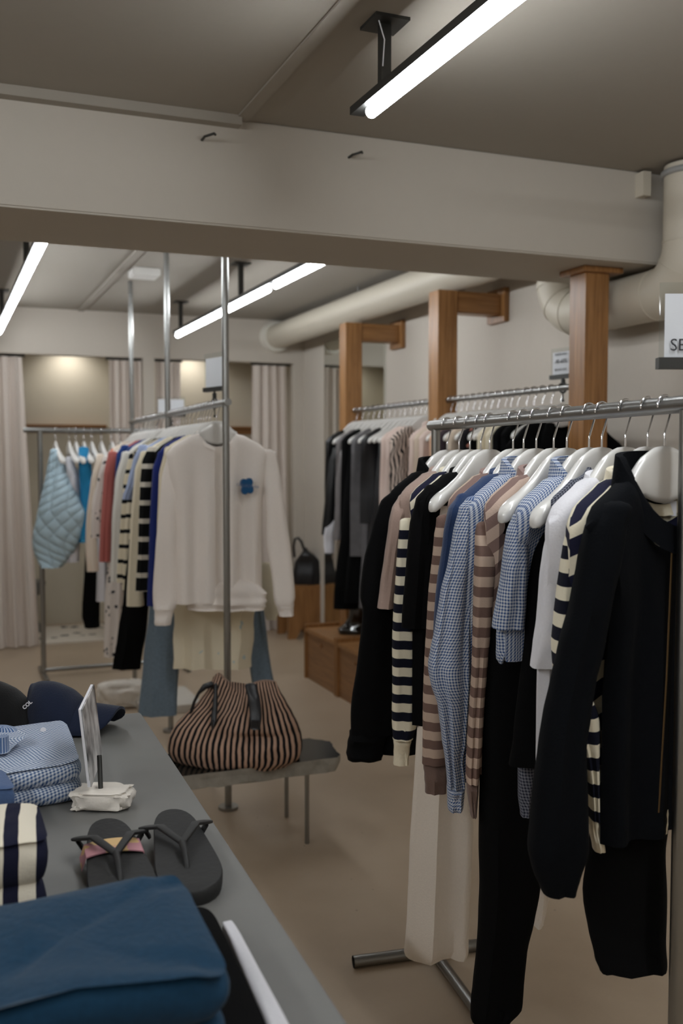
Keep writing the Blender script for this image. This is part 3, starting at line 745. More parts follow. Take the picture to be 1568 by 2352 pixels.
rs(t, 12, WHT, [(1500, 1232, 1284), (1530, 1234, 1282), (1560, 1246, 1277), (1588, 1257, 1266)], 'sleeve_underside', th=.016, dd=.03)
t = top(13, 'sweater', 'cream and navy striped sweater directly behind the black jacket', 'sweater', STRN, .19, .2, .60, col=dict(hw=.085, hy=.034, h=.026, dip=.05, flare=.9), colmat=CREAM, right=.58, bmat=STRB)
rs(t, 13, STRN, [(1222, 1300, 1350), (1255, 1293, 1342), (1302, 1286, 1338), (1360, 1279, 1335), (1425, 1273, 1332), (1483, 1268, 1332), (1560, 1274, 1342), (1650, 1305, 1374), (1736, 1336, 1374), (1800, 1346, 1373), (1874, 1351, 1371)], folds=2)
rs(t, 13, CREAM, [(1850, 1488, 1533), (1885, 1491, 1533), (1912, 1500, 1531)], 'hem_band', th=.012, dd=.04, folds=1)
rs(t, 13, CREAM, [(1870, 1351, 1372), (1905, 1354, 1378), (1950, 1362, 1387)], 'cuff', th=.02)
t = top(14, 'jacket', 'black collared jacket with zip at the near end of the front right rack', 'jacket', NAVYB, .19, .135, .66, th=.026, col=dict(hw=.098, hy=.042, h=.062, dip=.10, flare=1.1), neck=.098, right=.6, frontdip=.10)
rs(t, 14, NAVYB, [(1165, 1375, 1450), (1208, 1346, 1436), (1281, 1330, 1424), (1382, 1311, 1402), (1483, 1283, 1386), (1570, 1265, 1364), (1642, 1250, 1352), (1707, 1240, 1342), (1823, 1224, 1346), (1900, 1217, 1348), (1950, 1214, 1346), (1998, 1224, 1330), (2042, 1241, 1318)], th=.042, dd=-.008, folds=2)
dz = HP[14].dot(DV) - .05
m = tube(MB(), [P(1543, 1252, dz), P(1530, 1560, dz), P(1512, 1866, dz)], .0016, 6); o = build('zip', m, plain('brass_zip', (130, 104, 70), .4, metal=.8), t); o['label'] = 'brass coloured zip line'
m = MB(); obox(m, P(1538, 1168, HP[14].dot(DV) + .028), RV * .011 , DV * .0008, ZV * .013); build('neck_label', m, M_paper, t, False)
t = garment('skirt', HP[14] + Vector((0, .02, -.4)), 'black skirt hanging below the jacket at the near end of the rack', 'skirt', GRP1)
m = sheet(MB(), [(1500, 1375, 1540), (1800, 1365, 1535), (1900, 1356, 1530), (1956, 1348, 1527), (2042, 1338, 1528), (2137, 1350, 1529), (2192, 1363, 1529), (2222, 1377, 1527)], HP[14].dot(DV) + .02, .03, seed=5, folds=3, slant=.05, amp=.2); build('panel', m, BLK, t)
# ------------------------------------------------------------------ sign on the front right rack
def sign(name, c, ax, label, wd, ht, lines, stemz, clamp=True, group='sale signs in clear holders', tilt=0.):
    """clear holder with a paper card; c = centre of the lower edge, ax = direction along the card (reading direction)"""
    t = thing(name, c, label, 'sign', group); c = Vector(c); ax = ax.normalized(); nx = ax.cross(ZV)   # nx points to the reader
    h = ht / 2
    m = MB(); obox(m, c + ZV * h, ax * wd / 2, nx * .0035, ZV * h); hd_ = build('holder', m, M_acryl, t, False)
    pw, phh = wd / 2 - .008, h * .85
    m = MB(); obox(m, c + ZV * (h * .87), ax * pw, nx * .0006, ZV * (h * .85)); pp = build('card', m, M_paper, hd_, False)
    m = MB(); obox(m, c - ZV * .004, ax * (wd / 2 + .003), nx * .010, ZV * .009); build('base_strip', m, M_dark, t, False)
    m = tube(MB(), [c - ZV * .01, c - ZV * (stemz * .6)], .0045, 10); build('stem', m, M_blackp, t)
    m = tube(MB(), [c - ZV * (stemz * .45), c - ZV * stemz], .009, 10); build('socket', m, M_blackp, t)
    if clamp:
        q = c - ZV * (stemz + .016)
        m = tube(MB(), arc(q, ax * .02, ZV * .02, -2.2, 4.2, 18), .0045, 8); build('clamp_ring', m, M_blackp, t)
        m = tube(MB(), [q - ZV * .02, q - ZV * .05], .003, 8); tube(m, [q - ZV * .05, q - ZV * .058], .006, 8); build('clamp_screw', m, M_blackp, t)
    for (txt, size, dx, zz) in lines:
        loc = ax * dx + nx * .0048 + ZV * zz
        lettering(txt, size, M_ink, hd_, Matrix.Translation(loc) @ Matrix((ax, ZV, nx)).transposed().to_4x4(), .0002)
    return t
c = P(1513, 829, 1.62); ax = RV * .995 - DV * .02
ws = .19
c2 = c + ax.normalized() * ws / 2
sign('sale_sign', c2, ax, 'large sale sign on the front right rack cut by the frame', ws, .125, [('SEASON SALE', .0275, .004, .016), ('-40-60%', .034, .0, .068)], c2.z - ZR1 - .02)
# ------------------------------------------------------------------ WALL RAILS (between the wooden posts)
AW = math.radians(-9)
def wall_y(px):
    k = (px - CX) / F
    d = XRAIL / (k * cs + sn); return d * (cs - k * sn)
def wpos(px): return Vector((XRAIL, wall_y(px), ZR - .067))
GA = 'garments on the far wall rail'; HA = 'hangers on the far wall rail'
def wgarment(px, name, label, cat, group, mat, rows, dd=-.02, th=.035, length=.6, body=True, shw=.19, lower=None, extra=None, part='sleeve', right=True):
    p = wpos(px); t = thing(name, p, label, cat, group)
    if body:
        build('body', gbody(MB(), p, AW, shw + .012, shw + .012, length, .02, seed=int(px)), mat, t)
        if right: build('sleeve', lsleeve(MB(), p, AW, 1, shw, min(.5, length * .8), seed=int(px)), mat, t)
    d = (p - Vector((.17, -.02, 0))).dot(DV) + dd
    build(part, sheet(MB(), rows, d, th, seed=int(px)), mat, t)
    if extra:
        for (nm, mm, rr, d2) in extra: build(nm, sheet(MB(), rr, d + d2, th * .9, seed=int(px) + 1), mm, t)
    return t
SEQ = plain('black_sequin', (16, 17, 19), .25, bump=.9, scale=120, var=.8)
SAT = plain('grey_satin', (112, 108, 108), .35, bump=.1, scale=15, var=.25)
VEL = plain('grey_velvet', (92, 90, 92), .5, bump=.2, scale=20, var=.35)
SHB = plain('black_sheen', (24, 24, 27), .4, bump=.3, scale=22, var=.5)
PINKB = fabric('pale_pink_knit', (206, 186, 176)); BEI = fabric('beige_knit', (200, 184, 166)); PEACH = fabric('peach_jersey', (202, 164, 138))
MAUVE = fabric('dark_mauve', (62, 52, 58))
def zebra():
    m, nt, b = newmat('zebra_print'); u = nt.nodes.new('ShaderNodeUVMap')
    wv = nt.nodes.new('ShaderNodeTexWave'); wv.inputs['Scale'].default_value = 17; wv.inputs['Distortion'].default_value = 9; wv.inputs['Detail'].default_value = 1.5; wv.inputs['Detail Scale'].default_value = .8
    nt.links.new(u.outputs[0], wv.inputs['Vector'])
    nt.links.new(mixc(nt, mathn(nt, 'GREATER_THAN', wv.outputs['Fac'], .55), lin((206, 188, 176)), lin((20, 20, 22))), b.inputs['Base Color'])
    b.inputs['Roughness'].default_value = .8; return m
ZEB = zebra()
FLB = spots('black_floral', (24, 22, 26), (206, 140, 126), 16, .44)
AH = [818, 831, 844, 857, 869, 881, 893, 905, 917, 929, 941, 953, 965, 976]
wl = [
 (818, 'sequin_blouse', 'black sequinned top with long sleeve, end of the far wall rail', 'top', SEQ, [(1030, 762, 790), (1060, 755, 778), (1130, 747, 773), (1228, 738, 768)], .62),
 (844, 'satin_blouse', 'grey satin blouse beside the black sequinned top', 'blouse', SAT, [(1015, 785, 810), (1050, 778, 798), (1120, 771, 792), (1240, 766, 790)], .6),
 (857, 'coat', 'long black coat on the far wall rail beside grey satin', 'coat', BLK, [(995, 808, 840), (1030, 797, 842), (1200, 786, 838), (1300, 772, 834), (1398, 765, 824)], .9),
 (881, 'dress', 'grey velvet dress on the far wall rail behind black garments', 'dress', VEL, [(1020, 842, 864), (1120, 838, 862), (1240, 832, 856), (1395, 824, 846)], .8),
 (905, 'blouse', 'sheer black blouse between the bare white hangers', 'blouse', SHB, [(1020, 868, 902), (1120, 858, 896), (1300, 842, 884)], .6),
 (953, 'jumper', 'pale pink knit top, farther of two on the far wall rail', 'top', PINKB, [(975, 957, 985), (1000, 948, 974), (1050, 937, 965), (1110, 930, 958)], .6),
 (965, 'jumper', 'pale pink knit top beside the zebra print blouse', 'top', PINKB, [(972, 970, 995), (1000, 960, 984), (1050, 950, 975), (1110, 943, 970)], .6),
 (976, 'zebra_blouse', 'zebra print blouse next to the middle wooden post', 'blouse', ZEB, [(970, 985, 1010), (1000, 977, 1006), (1050, 966, 1002), (1110, 960, 1000)], .6)]
held = {818: 'sequinned top', 844: 'grey satin blouse', 857: 'long black coat on the far wall rail', 881: 'grey velvet dress', 905: 'sheer black blouse', 953: 'farther pale pink knit top', 965: 'nearer pale pink knit top', 976: 'zebra print blouse',
        831: 'white shirt', 869: 'black knit dress', 893: 'shiny black trousers', 917: 'black sequinned trousers', 929: 'black satin skirt', 941: 'black pleated skirt'}
for x in AH: hanger(wpos(x), AW, 'white hanger on the far wall rail holding the ' + held[x].replace(' on the far wall rail', ''), HA)
for (px, nm, lb, ct, mt, rows, ln) in wl: wgarment(px, nm, lb, ct, GA, mt, rows, length=ln)
wgarment(831, 'shirt', 'white shirt under black sequins, its cuff showing', 'shirt', GA, WHT, [(1190, 750, 772), (1225, 743, 768), (1250, 743, 767), (1270, 745, 767)], body=False, dd=.05, th=.02)
wgarment(869, 'knit_dress', 'black knit dress hidden behind the long black coat', 'dress', GA, BLK, [(1000, 820, 852), (1200, 808, 850), (1385, 790, 845)], body=False)
wgarment(893, 'trousers', 'shiny black trousers hanging under a bare white hanger tip', 'trousers', GA, SHB, [(1025, 852, 905), (1200, 846, 896), (1400, 836, 880)], body=False, part='leg')
wgarment(917, 'trousers', 'black sequinned trousers on the far wall rail', 'trousers', GA, SEQ, [(1020, 880, 925), (1200, 868, 915), (1400, 850, 890)], body=False, part='leg')
wgarment(929, 'skirt', 'black satin skirt on the far wall rail beside sequins', 'skirt', GA, SHB, [(1015, 898, 940), (1200, 885, 930), (1350, 870, 910)], body=False, part='panel')
wgarment(941, 'skirt', 'black pleated skirt beside the farther pale pink top', 'skirt', GA, BLK, [(1012, 915, 955), (1200, 900, 950), (1350, 885, 930)], body=False, part='panel')
# near wall rail
BH = [1022, 1034, 1046, 1058, 1071, 1086, 1100, 1113, 1127, 1142, 1159, 1171.5, 1187, 1207, 1224, 1244, 1263.6, 1286]
GB = 'garments on the near wall rail'; HB_ = 'hangers on the near wall rail'
bl = [(1022, 'cardigan', 'pale pink cardigan at the middle wooden post, near wall rail', 'cardigan', PINKB, 990), (1034, 'jumper', 'pale beige knit top second from the middle wooden post', 'top', BEI, 1000),
      (1046, 'cardigan', 'pink beige cardigan third from the middle wooden post', 'cardigan', PINKB, 1008), (1071, 'jersey_tee', 'peach jersey top on the near wall rail', 'top', PEACH, 1026),
      (1086, 'blouse', 'dark mauve blouse beside the peach top', 'blouse', MAUVE, 1044), (1113, 'sweater', 'beige sweater with two white hanger tips beside it', 'sweater', BEI, 1068),
      (1142, 'floral_dress', 'black dress with pink flowers on the near wall rail', 'dress', FLB, 1116), (1187, 'sweater', 'cream sweater beside the black flowered dress', 'sweater', CREAM, 1148),
      (1207, 'cardigan', 'cream cardigan next to the black coats', 'cardigan', CREAM, 1168), (1224, 'coat', 'black coat next to the cream cardigan', 'coat', BLK, 1182), (1244, 'coat', 'black coat, middle of three on the near wall rail', 'coat', BLK, 1204),
      (1286, 'coat', 'broad shouldered black coat beside the nearest wooden post', 'coat', BLK, 1240)]
bare = {1058: 'grey skirt', 1100: 'brown skirt', 1127: 'taupe skirt', 1159: 'charcoal trousers', 1171.5: 'sand trousers', 1263.6: 'black wool trousers'}
bh = {b[0]: b[2] for b in bl}
for x in BH:
    s = bh.get(x)
    lab = ('white hanger holding the ' + s) if s else ('white hanger on the near wall rail holding the ' + bare[x])
    hanger(wpos(x), AW, ' '.join(lab.split()[:15]), HB_)
for (px, nm, lb, ct, mt, x0) in bl:
    sh = .25 if px == 1286 else .19
    wgarment(px, nm, lb, ct, GB, mt, [(975, x0 + 10, x0 + 34), (1000, x0, x0 + 30), (1060, x0 - 10, x0 + 26), (1150, x0 - 18, x0 + 20), (1320, x0 - 28, x0 + 12)], length=.75, shw=sh)
cols = {'grey skirt': (120, 118, 116), 'brown skirt': (110, 90, 78), 'taupe skirt': (150, 130, 118), 'charcoal trousers': (50, 50, 54), 'sand trousers': (186, 168, 142), 'black wool trousers': (20, 20, 22)}
for px, s in bare.items():
    p = wpos(px); d = (p - Vector((.12, -.02, 0))).dot(DV); q = p + Vector((-.12, 0, 0))
    nm = s.split()[-1]
    t = thing(nm, p, s + ' on a bare white hanger of the near wall rail', nm, GB)
    x0 = px - 40
    build('leg' if nm == 'trousers' else 'panel', sheet(MB(), [(1040, x0, x0 + 60), (1200, x0 - 6, x0 + 60), (1400, x0 - 14, x0 + 56)], d + .0, .012, seed=int(px)), fabric('cloth_' + s.replace(' ', '_'), cols[s]), t)
# black shoulder to the right of the nearest post belongs to the broad coat
# sign on the near wall rail
q = P(1272, 855, wpos(1287).dot(DV)); axs = Vector((.42, -.9, 0))
cS = Vector((XRAIL, wall_y(1290), q.z)) 
cc = P(1290, 854, wpos(1290).dot(DV))
sign('sale_sign', Vector((XRAIL, wall_y(1290), 1.755)), Vector((.10, -.995, 0)), 'small sale sign on the rail beside the nearest wooden post', .15, .115, [('SEASON SALE', .0125, -.012, .085), ('-40-60%', .024, -.012, .052), ('SEASON SALE', .0125, -.012, .022)], .035)
# ------------------------------------------------------------------ MIDDLE RACK (floor to ceiling posts)
XM = 1.075; ZM = 1.632
t = thing('clothes_rack', (XM, 5.0, 0), 'floor to ceiling steel rack in the middle with the white sweatshirt in front', 'clothes rack')
PP = [P(518, 1872, 3.94), P(381, 1660, 5.12), P(309, 1570, 6.22)]
PP = [Vector((1.055, 3.83, 0)), Vector((1.085, 5.04, 0)), Vector((1.12, 6.25, 0))]
for p in PP:
    m = tube(MB(), [p, p + ZV * ZC], .0138, 20); build('post', m, M_steel, t)
    m = tube(MB(), [p, p + ZV * .012], .04, 20); build('floor_flange', m, M_steel, t)
def mx(y): return 1.055 + (y - 3.83) * (1.12 - 1.055) / 2.42
m = tube(MB(), [Vector((mx(3.79), 3.79, ZM)), Vector((mx(6.29), 6.29, ZM))], .0145, 20); build('rail', m, M_steel, t)
def mid_y(px):
    lo, hi = 3.4, 7.0
    for _ in range(40):
        md = (lo + hi) / 2; v = Vector((mx(md), md, 0)); x = CX + F * v.dot(RV) / v.dot(DV)
        if x > px: lo = md
        else: hi = md
    return lo
def mp(y): return Vector((mx(y), y, ZM - .067))
GM = 'garments on the middle rack'; HM = 'hangers on the middle rack'
AM = 0.0
def mg(y, name, label, cat, mat, rows, length=.6, body=True, shw=.19, th=.03, part='sleeve', extra=None, dd=0., bmat=None, right=True):
    p = mp(y); t = thing(name, p, label, cat, GM)
    if body:
        build('body', gbody(MB(), p, AM, shw + .012, shw + .005, length, .02, seed=int(y * 100)), bmat or mat, t)
        if right: build('sleeve', lsleeve(MB(), p, AM, 1, shw, min(.5, length * .8), seed=int(y * 100)), mat, t)
    d = (p - Vector((.17, 0, 0))).dot(DV) + dd
    if rows: build(part, sheet(MB(), rows, d, th, seed=int(y * 77)), mat, t)
    if extra:
        for (nm, mm, rr, d2) in extra: build(nm, sheet(MB(), rr, d + d2, th * .9, seed=int(y * 99)), mm, t)
    return t
# front sweatshirt
SWT = fabric('white_sweat', (236, 228, 221), var=.04, scale=160)
y1 = 3.985; p = mp(y1); AS = -math.radians(6)
t = thing('sweatshirt', p, 'white sweatshirt with a blue flower print facing out at the front of the middle rack', 'sweatshirt', GM)
build('body', gbody(MB(), p, AS, .212, .185, .745, .045, .075, folds=5, amp=.016, seed=8, frontdip=.055), SWT, t)
ds = p.dot(DV)
build('hem_band', sheet(MB(), [(1362, 424, 612), (1385, 428, 611), (1400, 430, 608)], ds - .0, .053, folds=4, amp=.25, seed=3, top_close=1, yaw=0), SWT, t)
build('collar', collar(MB(), p, AS, hw=.078, hy=.036, h=.018, dip=.058, flare=.8), SWT, t)
sl_ = build('sleeve', sheet(MB(), [(1045, 384, 428), (1100, 371, 414), (1180, 366, 408), (1260, 358, 407), (1340, 352, 410), (1382, 352, 410), (1398, 353, 403)], ds - .055, .035, seed=21, folds=2), SWT, t)
build('cuff', sheet(MB(), [(1393, 355, 402), (1415, 355, 396), (1435, 355, 392)], ds - .055, .03, seed=22, top_close=1), SWT, sl_)
sl_ = build('sleeve', sheet(MB(), [(1040, 592, 634), (1100, 603, 644), (1180, 610, 656), (1250, 612, 666), (1330, 624, 675), (1370, 628, 677), (1388, 631, 674)], ds + .035, .035, seed=23, folds=2), SWT, t)
build('cuff', sheet(MB(), [(1384, 632, 675), (1400, 637, 674), (1414, 641, 674)], ds + .035, .03, seed=24, top_close=1), SWT, sl_)
# flower print on the chest
BLU = fabric('blue_print', (36, 84, 128)); LBL = fabric('pale_blue_print', (120, 130, 160))
nrm = rz(AS) @ Vector((0, -1, 0)); axp = rz(AS) @ Vector((1, 0, 0))
fc = P(568, 1117, ds - .074)
V = []; n = 40
outl = []
for k in range(n):
    a = 2 * PI * k / n + .3
    rr = .031 * (.62 + .38 * abs(math.cos(2 * (a - PI / 4 - .12))) ** .8)
    outl.append((rr * math.cos(a) * .92, rr * math.sin(a) * 1.22))
V = [fc + axp * a + ZV * b + nrm * .002 for a, b in outl] + [fc + axp * a + ZV * b - nrm * .03 for a, b in outl]
m = MB().add(V, [tuple(range(n)), tuple(range(2 * n - 1, n - 1, -1))] + [(k, (k + 1) % n, n + (k + 1) % n, n + k) for k in range(n)])
build('flower_print', m, BLU, t, False)
lettering('COLLECTIVE®', .0145, LBL, t, Matrix.Translation(fc - Vector(t['_o']) + nrm * .004 - ZV * .003) @ Matrix((axp, ZV, nrm)).transposed().to_4x4() @ Matrix.Rotation(-.14, 4, 'Z'))
hanger(p, AS, 'white hanger inside the white sweatshirt at the front of the middle rack', HM)
DEN = plain('light_denim', (104, 120, 134), .9, bump=.5, scale=90, var=.28); ROY = fabric('royal_blue', (30, 44, 112))
BW = stripes('black_white_stripe', (18, 19, 20), (214, 208, 194), .0795, .27, off=.1)
CB = stripes('cream_black_stripe', (222, 212, 188), (20, 21, 24), .074, .26)
LBS = fabric('pale_blue_cotton', (160, 174, 206)); COR = fabric('coral_jersey', (176, 100, 94)); TEA = spots('teal_print', (222, 220, 214), (52, 120, 156), 7, .42)
BFL = spots('white_black_floral', (222, 214, 208), (40, 40, 48), 26, .43); OFL = spots('cream_orange_floral', (226, 212, 196), (222, 110, 66), 9, .42); DBL = fabric('deep_blue_cotton', (36, 62, 120))
EMB = spots('cream_blue_embroidery', (222, 212, 188), (184, 198, 196), 15, .34)
items = [
 (4.10, 'sweatshirt', 'cream sweatshirt right behind the white sweatshirt', 'sweatshirt', CREAM, [(1030, 378, 410), (1090, 366, 400), (1200, 362, 395), (1350, 358, 392)], .7),
 (4.22, 'cardigan', 'royal blue cardigan between cream sweatshirt and black striped sweater', 'cardigan', ROY, [(1040, 362, 392), (1075, 352, 380), (1150, 347, 375), (1250, 343, 370), (1390, 339, 366)], .62),
 (4.33, 'sweater', 'black sweater with thin white stripes on the middle rack', 'sweater', BW, [(1030, 338, 368), (1060, 327, 356), (1100, 323, 351), (1250, 318, 346), (1357, 312, 340)], .62),
 (4.52, 'cardigan', 'plain cream cardigan behind the black striped sweater', 'cardigan', CREAM, [(1040, 322, 350), (1080, 310, 338), (1200, 301, 328), (1300, 295, 322), (1391, 291, 330)], .7),
 (4.66, 'shirt', 'pale blue short sleeved shirt on the middle rack', 'shirt', LBS, [(1025, 318, 340), (1060, 305, 328), (1110, 293, 316), (1147, 281, 302)], .6),
 (4.80, 'sweater', 'cream sweater with black stripes beside the cream cardigan', 'sweater', CB, [(1040, 308, 330), (1100, 296, 318), (1250, 285, 306), (1357, 282, 304)], .62),
 (4.93, 'sweater', 'cream sweater with black stripes next to the teal printed tee', 'sweater', CB, [(1045, 296, 318), (1100, 285, 306), (1200, 277, 298), (1337, 268, 290)], .62),
 (5.10, 't_shirt', 'white tee with teal print on the middle rack', 't-shirt', TEA, [(1040, 280, 300), (1100, 266, 288), (1200, 258, 280), (1335, 255, 276)], .62),
 (5.24, 'shirt', 'deep blue shirt behind the teal printed tee', 'shirt', DBL, [(1025, 278, 296), (1045, 268, 288), (1120, 264, 284)], .5),
 (5.40, 'tank_top', 'coral top between the white tee and the flowered blouse', 'top', COR, [(1040, 248, 270), (1090, 239, 264), (1150, 235, 260), (1230, 230, 256), (1290, 228, 254)], .6),
 (5.58, 'blouse', 'white blouse with small black flowers on the middle rack', 'blouse', BFL, [(1050, 236, 254), (1100, 224, 244), (1160, 212, 234), (1235, 210, 232)], .5),
 (5.85, 'blouse', 'cream blouse with orange flowers at the far end of the middle rack', 'blouse', OFL, [(1045, 222, 238), (1100, 210, 228), (1200, 198, 220), (1260, 197, 222), (1312, 200, 226)], .62)]
for (y, nm, lb, ct, mt, rows, ln) in items:
    mg(y, nm, lb, ct, mt, rows, ln); hanger(mp(y), AM, ' '.join(('white hanger holding the ' + lb).split()[:15]), HM)
mg(4.45, 'lace_blouse', 'cream lace blouse peeking out under the right sleeve of the sweatshirt', 'blouse', CREAM, [(1300, 585, 632), (1370, 596, 640), (1400, 602, 642), (1424, 612, 634)], body=False, th=.012, part='body', dd=.1)
bott = [
 (4.16, 'skirt', 'cream skirt with pale blue stitched flowers below the sweatshirt', 'skirt', EMB, [[(1240, 408, 590), (1380, 400, 586), (1450, 400, 582), (1533, 398, 577)]], .05, 'panel', .045, 5, .5),
 (4.28, 'jeans', 'light blue wide jeans below the white sweatshirt', 'jeans', DEN, [[(1250, 362, 470), (1400, 343, 424), (1500, 331, 413), (1642, 318, 405)], [(1250, 470, 590), (1400, 556, 606), (1500, 570, 618), (1640, 588, 640)]], .06, 'leg', .04, 2, .25),
 (4.60, 'trousers', 'black flared trousers on the middle rack', 'trousers', BLK, [[(1240, 296, 360), (1360, 285, 345), (1450, 272, 335), (1536, 258, 322)]], .05, 'leg', .035, 2, .25),
 (5.36, 'dress', 'white dress with small black flowers below the coral top', 'dress', BFL, [[(1120, 255, 285), (1290, 248, 284), (1400, 241, 282), (1508, 239, 276)]], .04, 'panel', .035, 3, .3)]
for (y, nm, lb, ct, mt, R_, dd, part, th, fo, am) in bott:
    p = mp(y); t = thing(nm, p, lb, ct, GM); d = (p - Vector((.1, 0, 0))).dot(DV) + dd
    for k, rows in enumerate(R_): build(part, sheet(MB(), rows, d + .04 * k, th, seed=int(y * 50) + k, folds=fo, amp=am), mt, t)
    hanger(mp(y), AM, ' '.join(('bare white hanger holding the ' + lb).split()[:15]), HM)
for k, (y, s) in enumerate(((4.42, 'right behind the black striped sweater'), (4.74, 'between the pale blue shirt and a striped sweater'), (4.87, 'between the two cream sweaters with black stripes'), (5.5, 'behind the coral top'), (5.7, 'between the flowered blouses'), (5.98, 'beyond the orange flowered blouse'))):
    hanger(mp(y), AM, 'empty white hanger on the middle rack ' + s, HM)
# signs on the middle rack and the back rack
sign('sale_sign', Vector((mx(4.02), 4.02, 1.70)), Vector((.25, -.97, 0)), 'white sign clamped to the middle rack beside the front post', .16, .145, [], .045)
# ------------------------------------------------------------------ BACK LEFT RACK
y0 = 6.60; z0 = 1.586; xa, xb = .50, 1.58
t = thing('clothes_rack', ((xa + xb) / 2, y0, 0), 'steel pipe clothes rack at the back with the pale blue quilted jacket', 'clothes rack')
m = tube(MB(), [(xa, y0, z0), (xb, y0, z0)], .016, 18); build('rail', m, M_steel, t)
for xx in (.60, 1.50):
    m = tube(MB(), [(xx, y0, .03), (xx, y0, z0)], .016, 18); build('upright', m, M_steel, t)
    m = tube(MB(), [(xx, y0 - .22, .017), (xx, y0 + .22, .017)], .017, 14); build('foot', m, M_steel, t)
m = tube(MB(), [(.60, y0, .045), (1.50, y0, .045)], .014, 14); build('base_bar', m, M_steel, t)
GL = 'garments on the back rack'; HL = 'hangers on the back rack'
def lp(px): q = PY(px, y0); return Vector((q.x, y0, z0 - .067))
LH = {128: 'pale blue quilted jacket', 159: 'white shirt on the back rack', 174.5: 'white trousers', 193: 'bright blue printed blouse', 211: 'black wide trousers', 233: 'white skirt', 257: 'grey skirt of the back rack', 276: 'cream skirt of the back rack'}
for px, s in LH.items(): hanger(lp(px), PI / 2, 'white hanger seen edge on holding the ' + s, HL)
QUI = None
def quilt():
    m, nt, b = newmat('quilted_pale_blue'); u, v = uvxy(nt)
    a = mathn(nt, 'ADD', mathn(nt, 'MULTIPLY', u, 1.0), v); c = mathn(nt, 'SUBTRACT', u, v)
    fa = mathn(nt, 'ABSOLUTE', mathn(nt, 'SINE', mathn(nt, 'MULTIPLY', a, 30.))); fc_ = mathn(nt, 'ABSOLUTE', mathn(nt, 'SINE', mathn(nt, 'MULTIPLY', c, 30.)))
    h = mathn(nt, 'POWER', mathn(nt, 'MULTIPLY', fa, fc_), .4)
    bp = nt.nodes.new('ShaderNodeBump'); bp.inputs['Strength'].default_value = .8; bp.inputs['Distance'].default_value = .015
    nt.links.new(h, bp.inputs['Height']); nt.links.new(bp.outputs[0], b.inputs['Normal'])
    b.inputs['Base Color'].default_value = lin((178, 202, 215)); b.inputs['Roughness'].default_value = .75
    return m
dl = Vector((lp(150).x, y0 - .1, 0)).dot(DV)
t = thing('quilted_jacket', lp(128), 'pale blue quilted jacket at the left end of the back rack', 'jacket', GL)
QUI = quilt()
build('body', sheet(MB(), [(1036, 117, 134), (1075, 109, 150), (1110, 103, 165), (1150, 95, 184), (1180, 87, 198), (1230, 77, 188), (1262, 79, 172), (1292, 90, 152), (1302, 98, 142)], dl, .09, seed=3, folds=3, amp=.1, n=30), QUI, t)
BLP = spots('bright_blue_print', (40, 128, 176), (110, 180, 210), 30, .34)
def lg(px, nm, lb, ct, mt, rows, part, th=.06, dd=0.):
    t = thing(nm, lp(px), lb, ct, GL); build(part, sheet(MB(), rows, dl + .02 + dd, th, seed=int(px)), mt, t); return t
lg(159, 'shirt', 'white shirt beside the quilted jacket on the back rack', 'shirt', WHT, [(1052, 152, 166), (1090, 154, 178), (1180, 156, 186), (1290, 150, 180)], 'body', dd=.03)
lg(193, 'blouse', 'bright blue printed blouse on the back rack', 'blouse', BLP, [(1030, 181, 203), (1060, 182, 208), (1140, 186, 214), (1245, 184, 206)], 'body', dd=.02)
lg(211, 'trousers', 'black wide trousers on the back rack near the flowered blouse', 'trousers', BLK, [(1100, 205, 226), (1290, 197, 228), (1415, 190, 228), (1440, 197, 228)], 'leg', dd=.1)
lg(174.5, 'trousers', 'white trousers between white shirt and bright blue blouse, back rack', 'trousers', WHT, [(1080, 170, 184), (1180, 172, 188), (1240, 170, 184)], 'leg', th=.03, dd=.06)
lg(233, 'skirt', 'white skirt on the back rack behind the flowered blouse', 'skirt', WHT, [(1075, 226, 240), (1250, 224, 244), (1380, 222, 246)], 'panel', th=.04, dd=.08)
lg(257, 'skirt', 'grey skirt on the back rack behind the coral top', 'skirt', fabric('grey_wool', (130, 128, 126)), [(1075, 250, 262), (1250, 246, 266), (1400, 244, 268)], 'panel', th=.04, dd=.08)
lg(276, 'skirt', 'cream skirt on the back rack behind the white tee', 'skirt', CREAM, [(1075, 270, 282), (1250, 266, 286), (1400, 264, 288)], 'panel', th=.04, dd=.08)
q = PY(394, y0); sign('sale_sign', Vector((q.x, y0, 1.695)), Vector((1, -.25, 0)), 'plain white sign on the back rack behind the middle steel post', .185, .12, [], .075)
# stones on the floor
def rock(name, cpt, sx, sy, sz, label, seed, mat=None, rough=.18):
    bm = bmesh.new(); bmesh.ops.create_icosphere(bm, subdivisions=4, radius=1.0)
    off = Vector((seed * 3.1, seed * 1.7, seed * .9)); m = MB()
    vs = []
    for v in bm.verts:
        p_ = v.co.copy(); q_ = Vector([math.copysign(abs(c_) ** .6, c_) for c_ in p_])
        nn_ = noise.fractal(p_ * 1.6 + off, .9, 2.2, 5)
        q_ *= 1 + rough * nn_
        vs.append(Vector(cpt) + Vector((q_.x * sx, q_.y * sy, max(0, (q_.z + 1) * sz))))
    m.add(vs, [[v.index for v in f.verts] for f in bm.faces]); bm.free()
    return build(name, m, mat or M_stone)
q = PZ(278, 1622, 0); tag(rock('rough_stone', q, .13, .1, .072, '', 3, rough=.25), 'rough white stone on the floor under the middle rack', 'stone')
q = PZ(410, 1628, 0); m = MB(); box(m, q.x - .22, q.x + .12, q.y - .1, q.y + .35, 0, .045)
tag(build('stone_slab', m, plain('pale_slab', (190, 184, 174), .6, var=.1, scale=12), bevel=.004, smooth=False), 'pale flat stone slab on the floor below the jeans', 'slab')
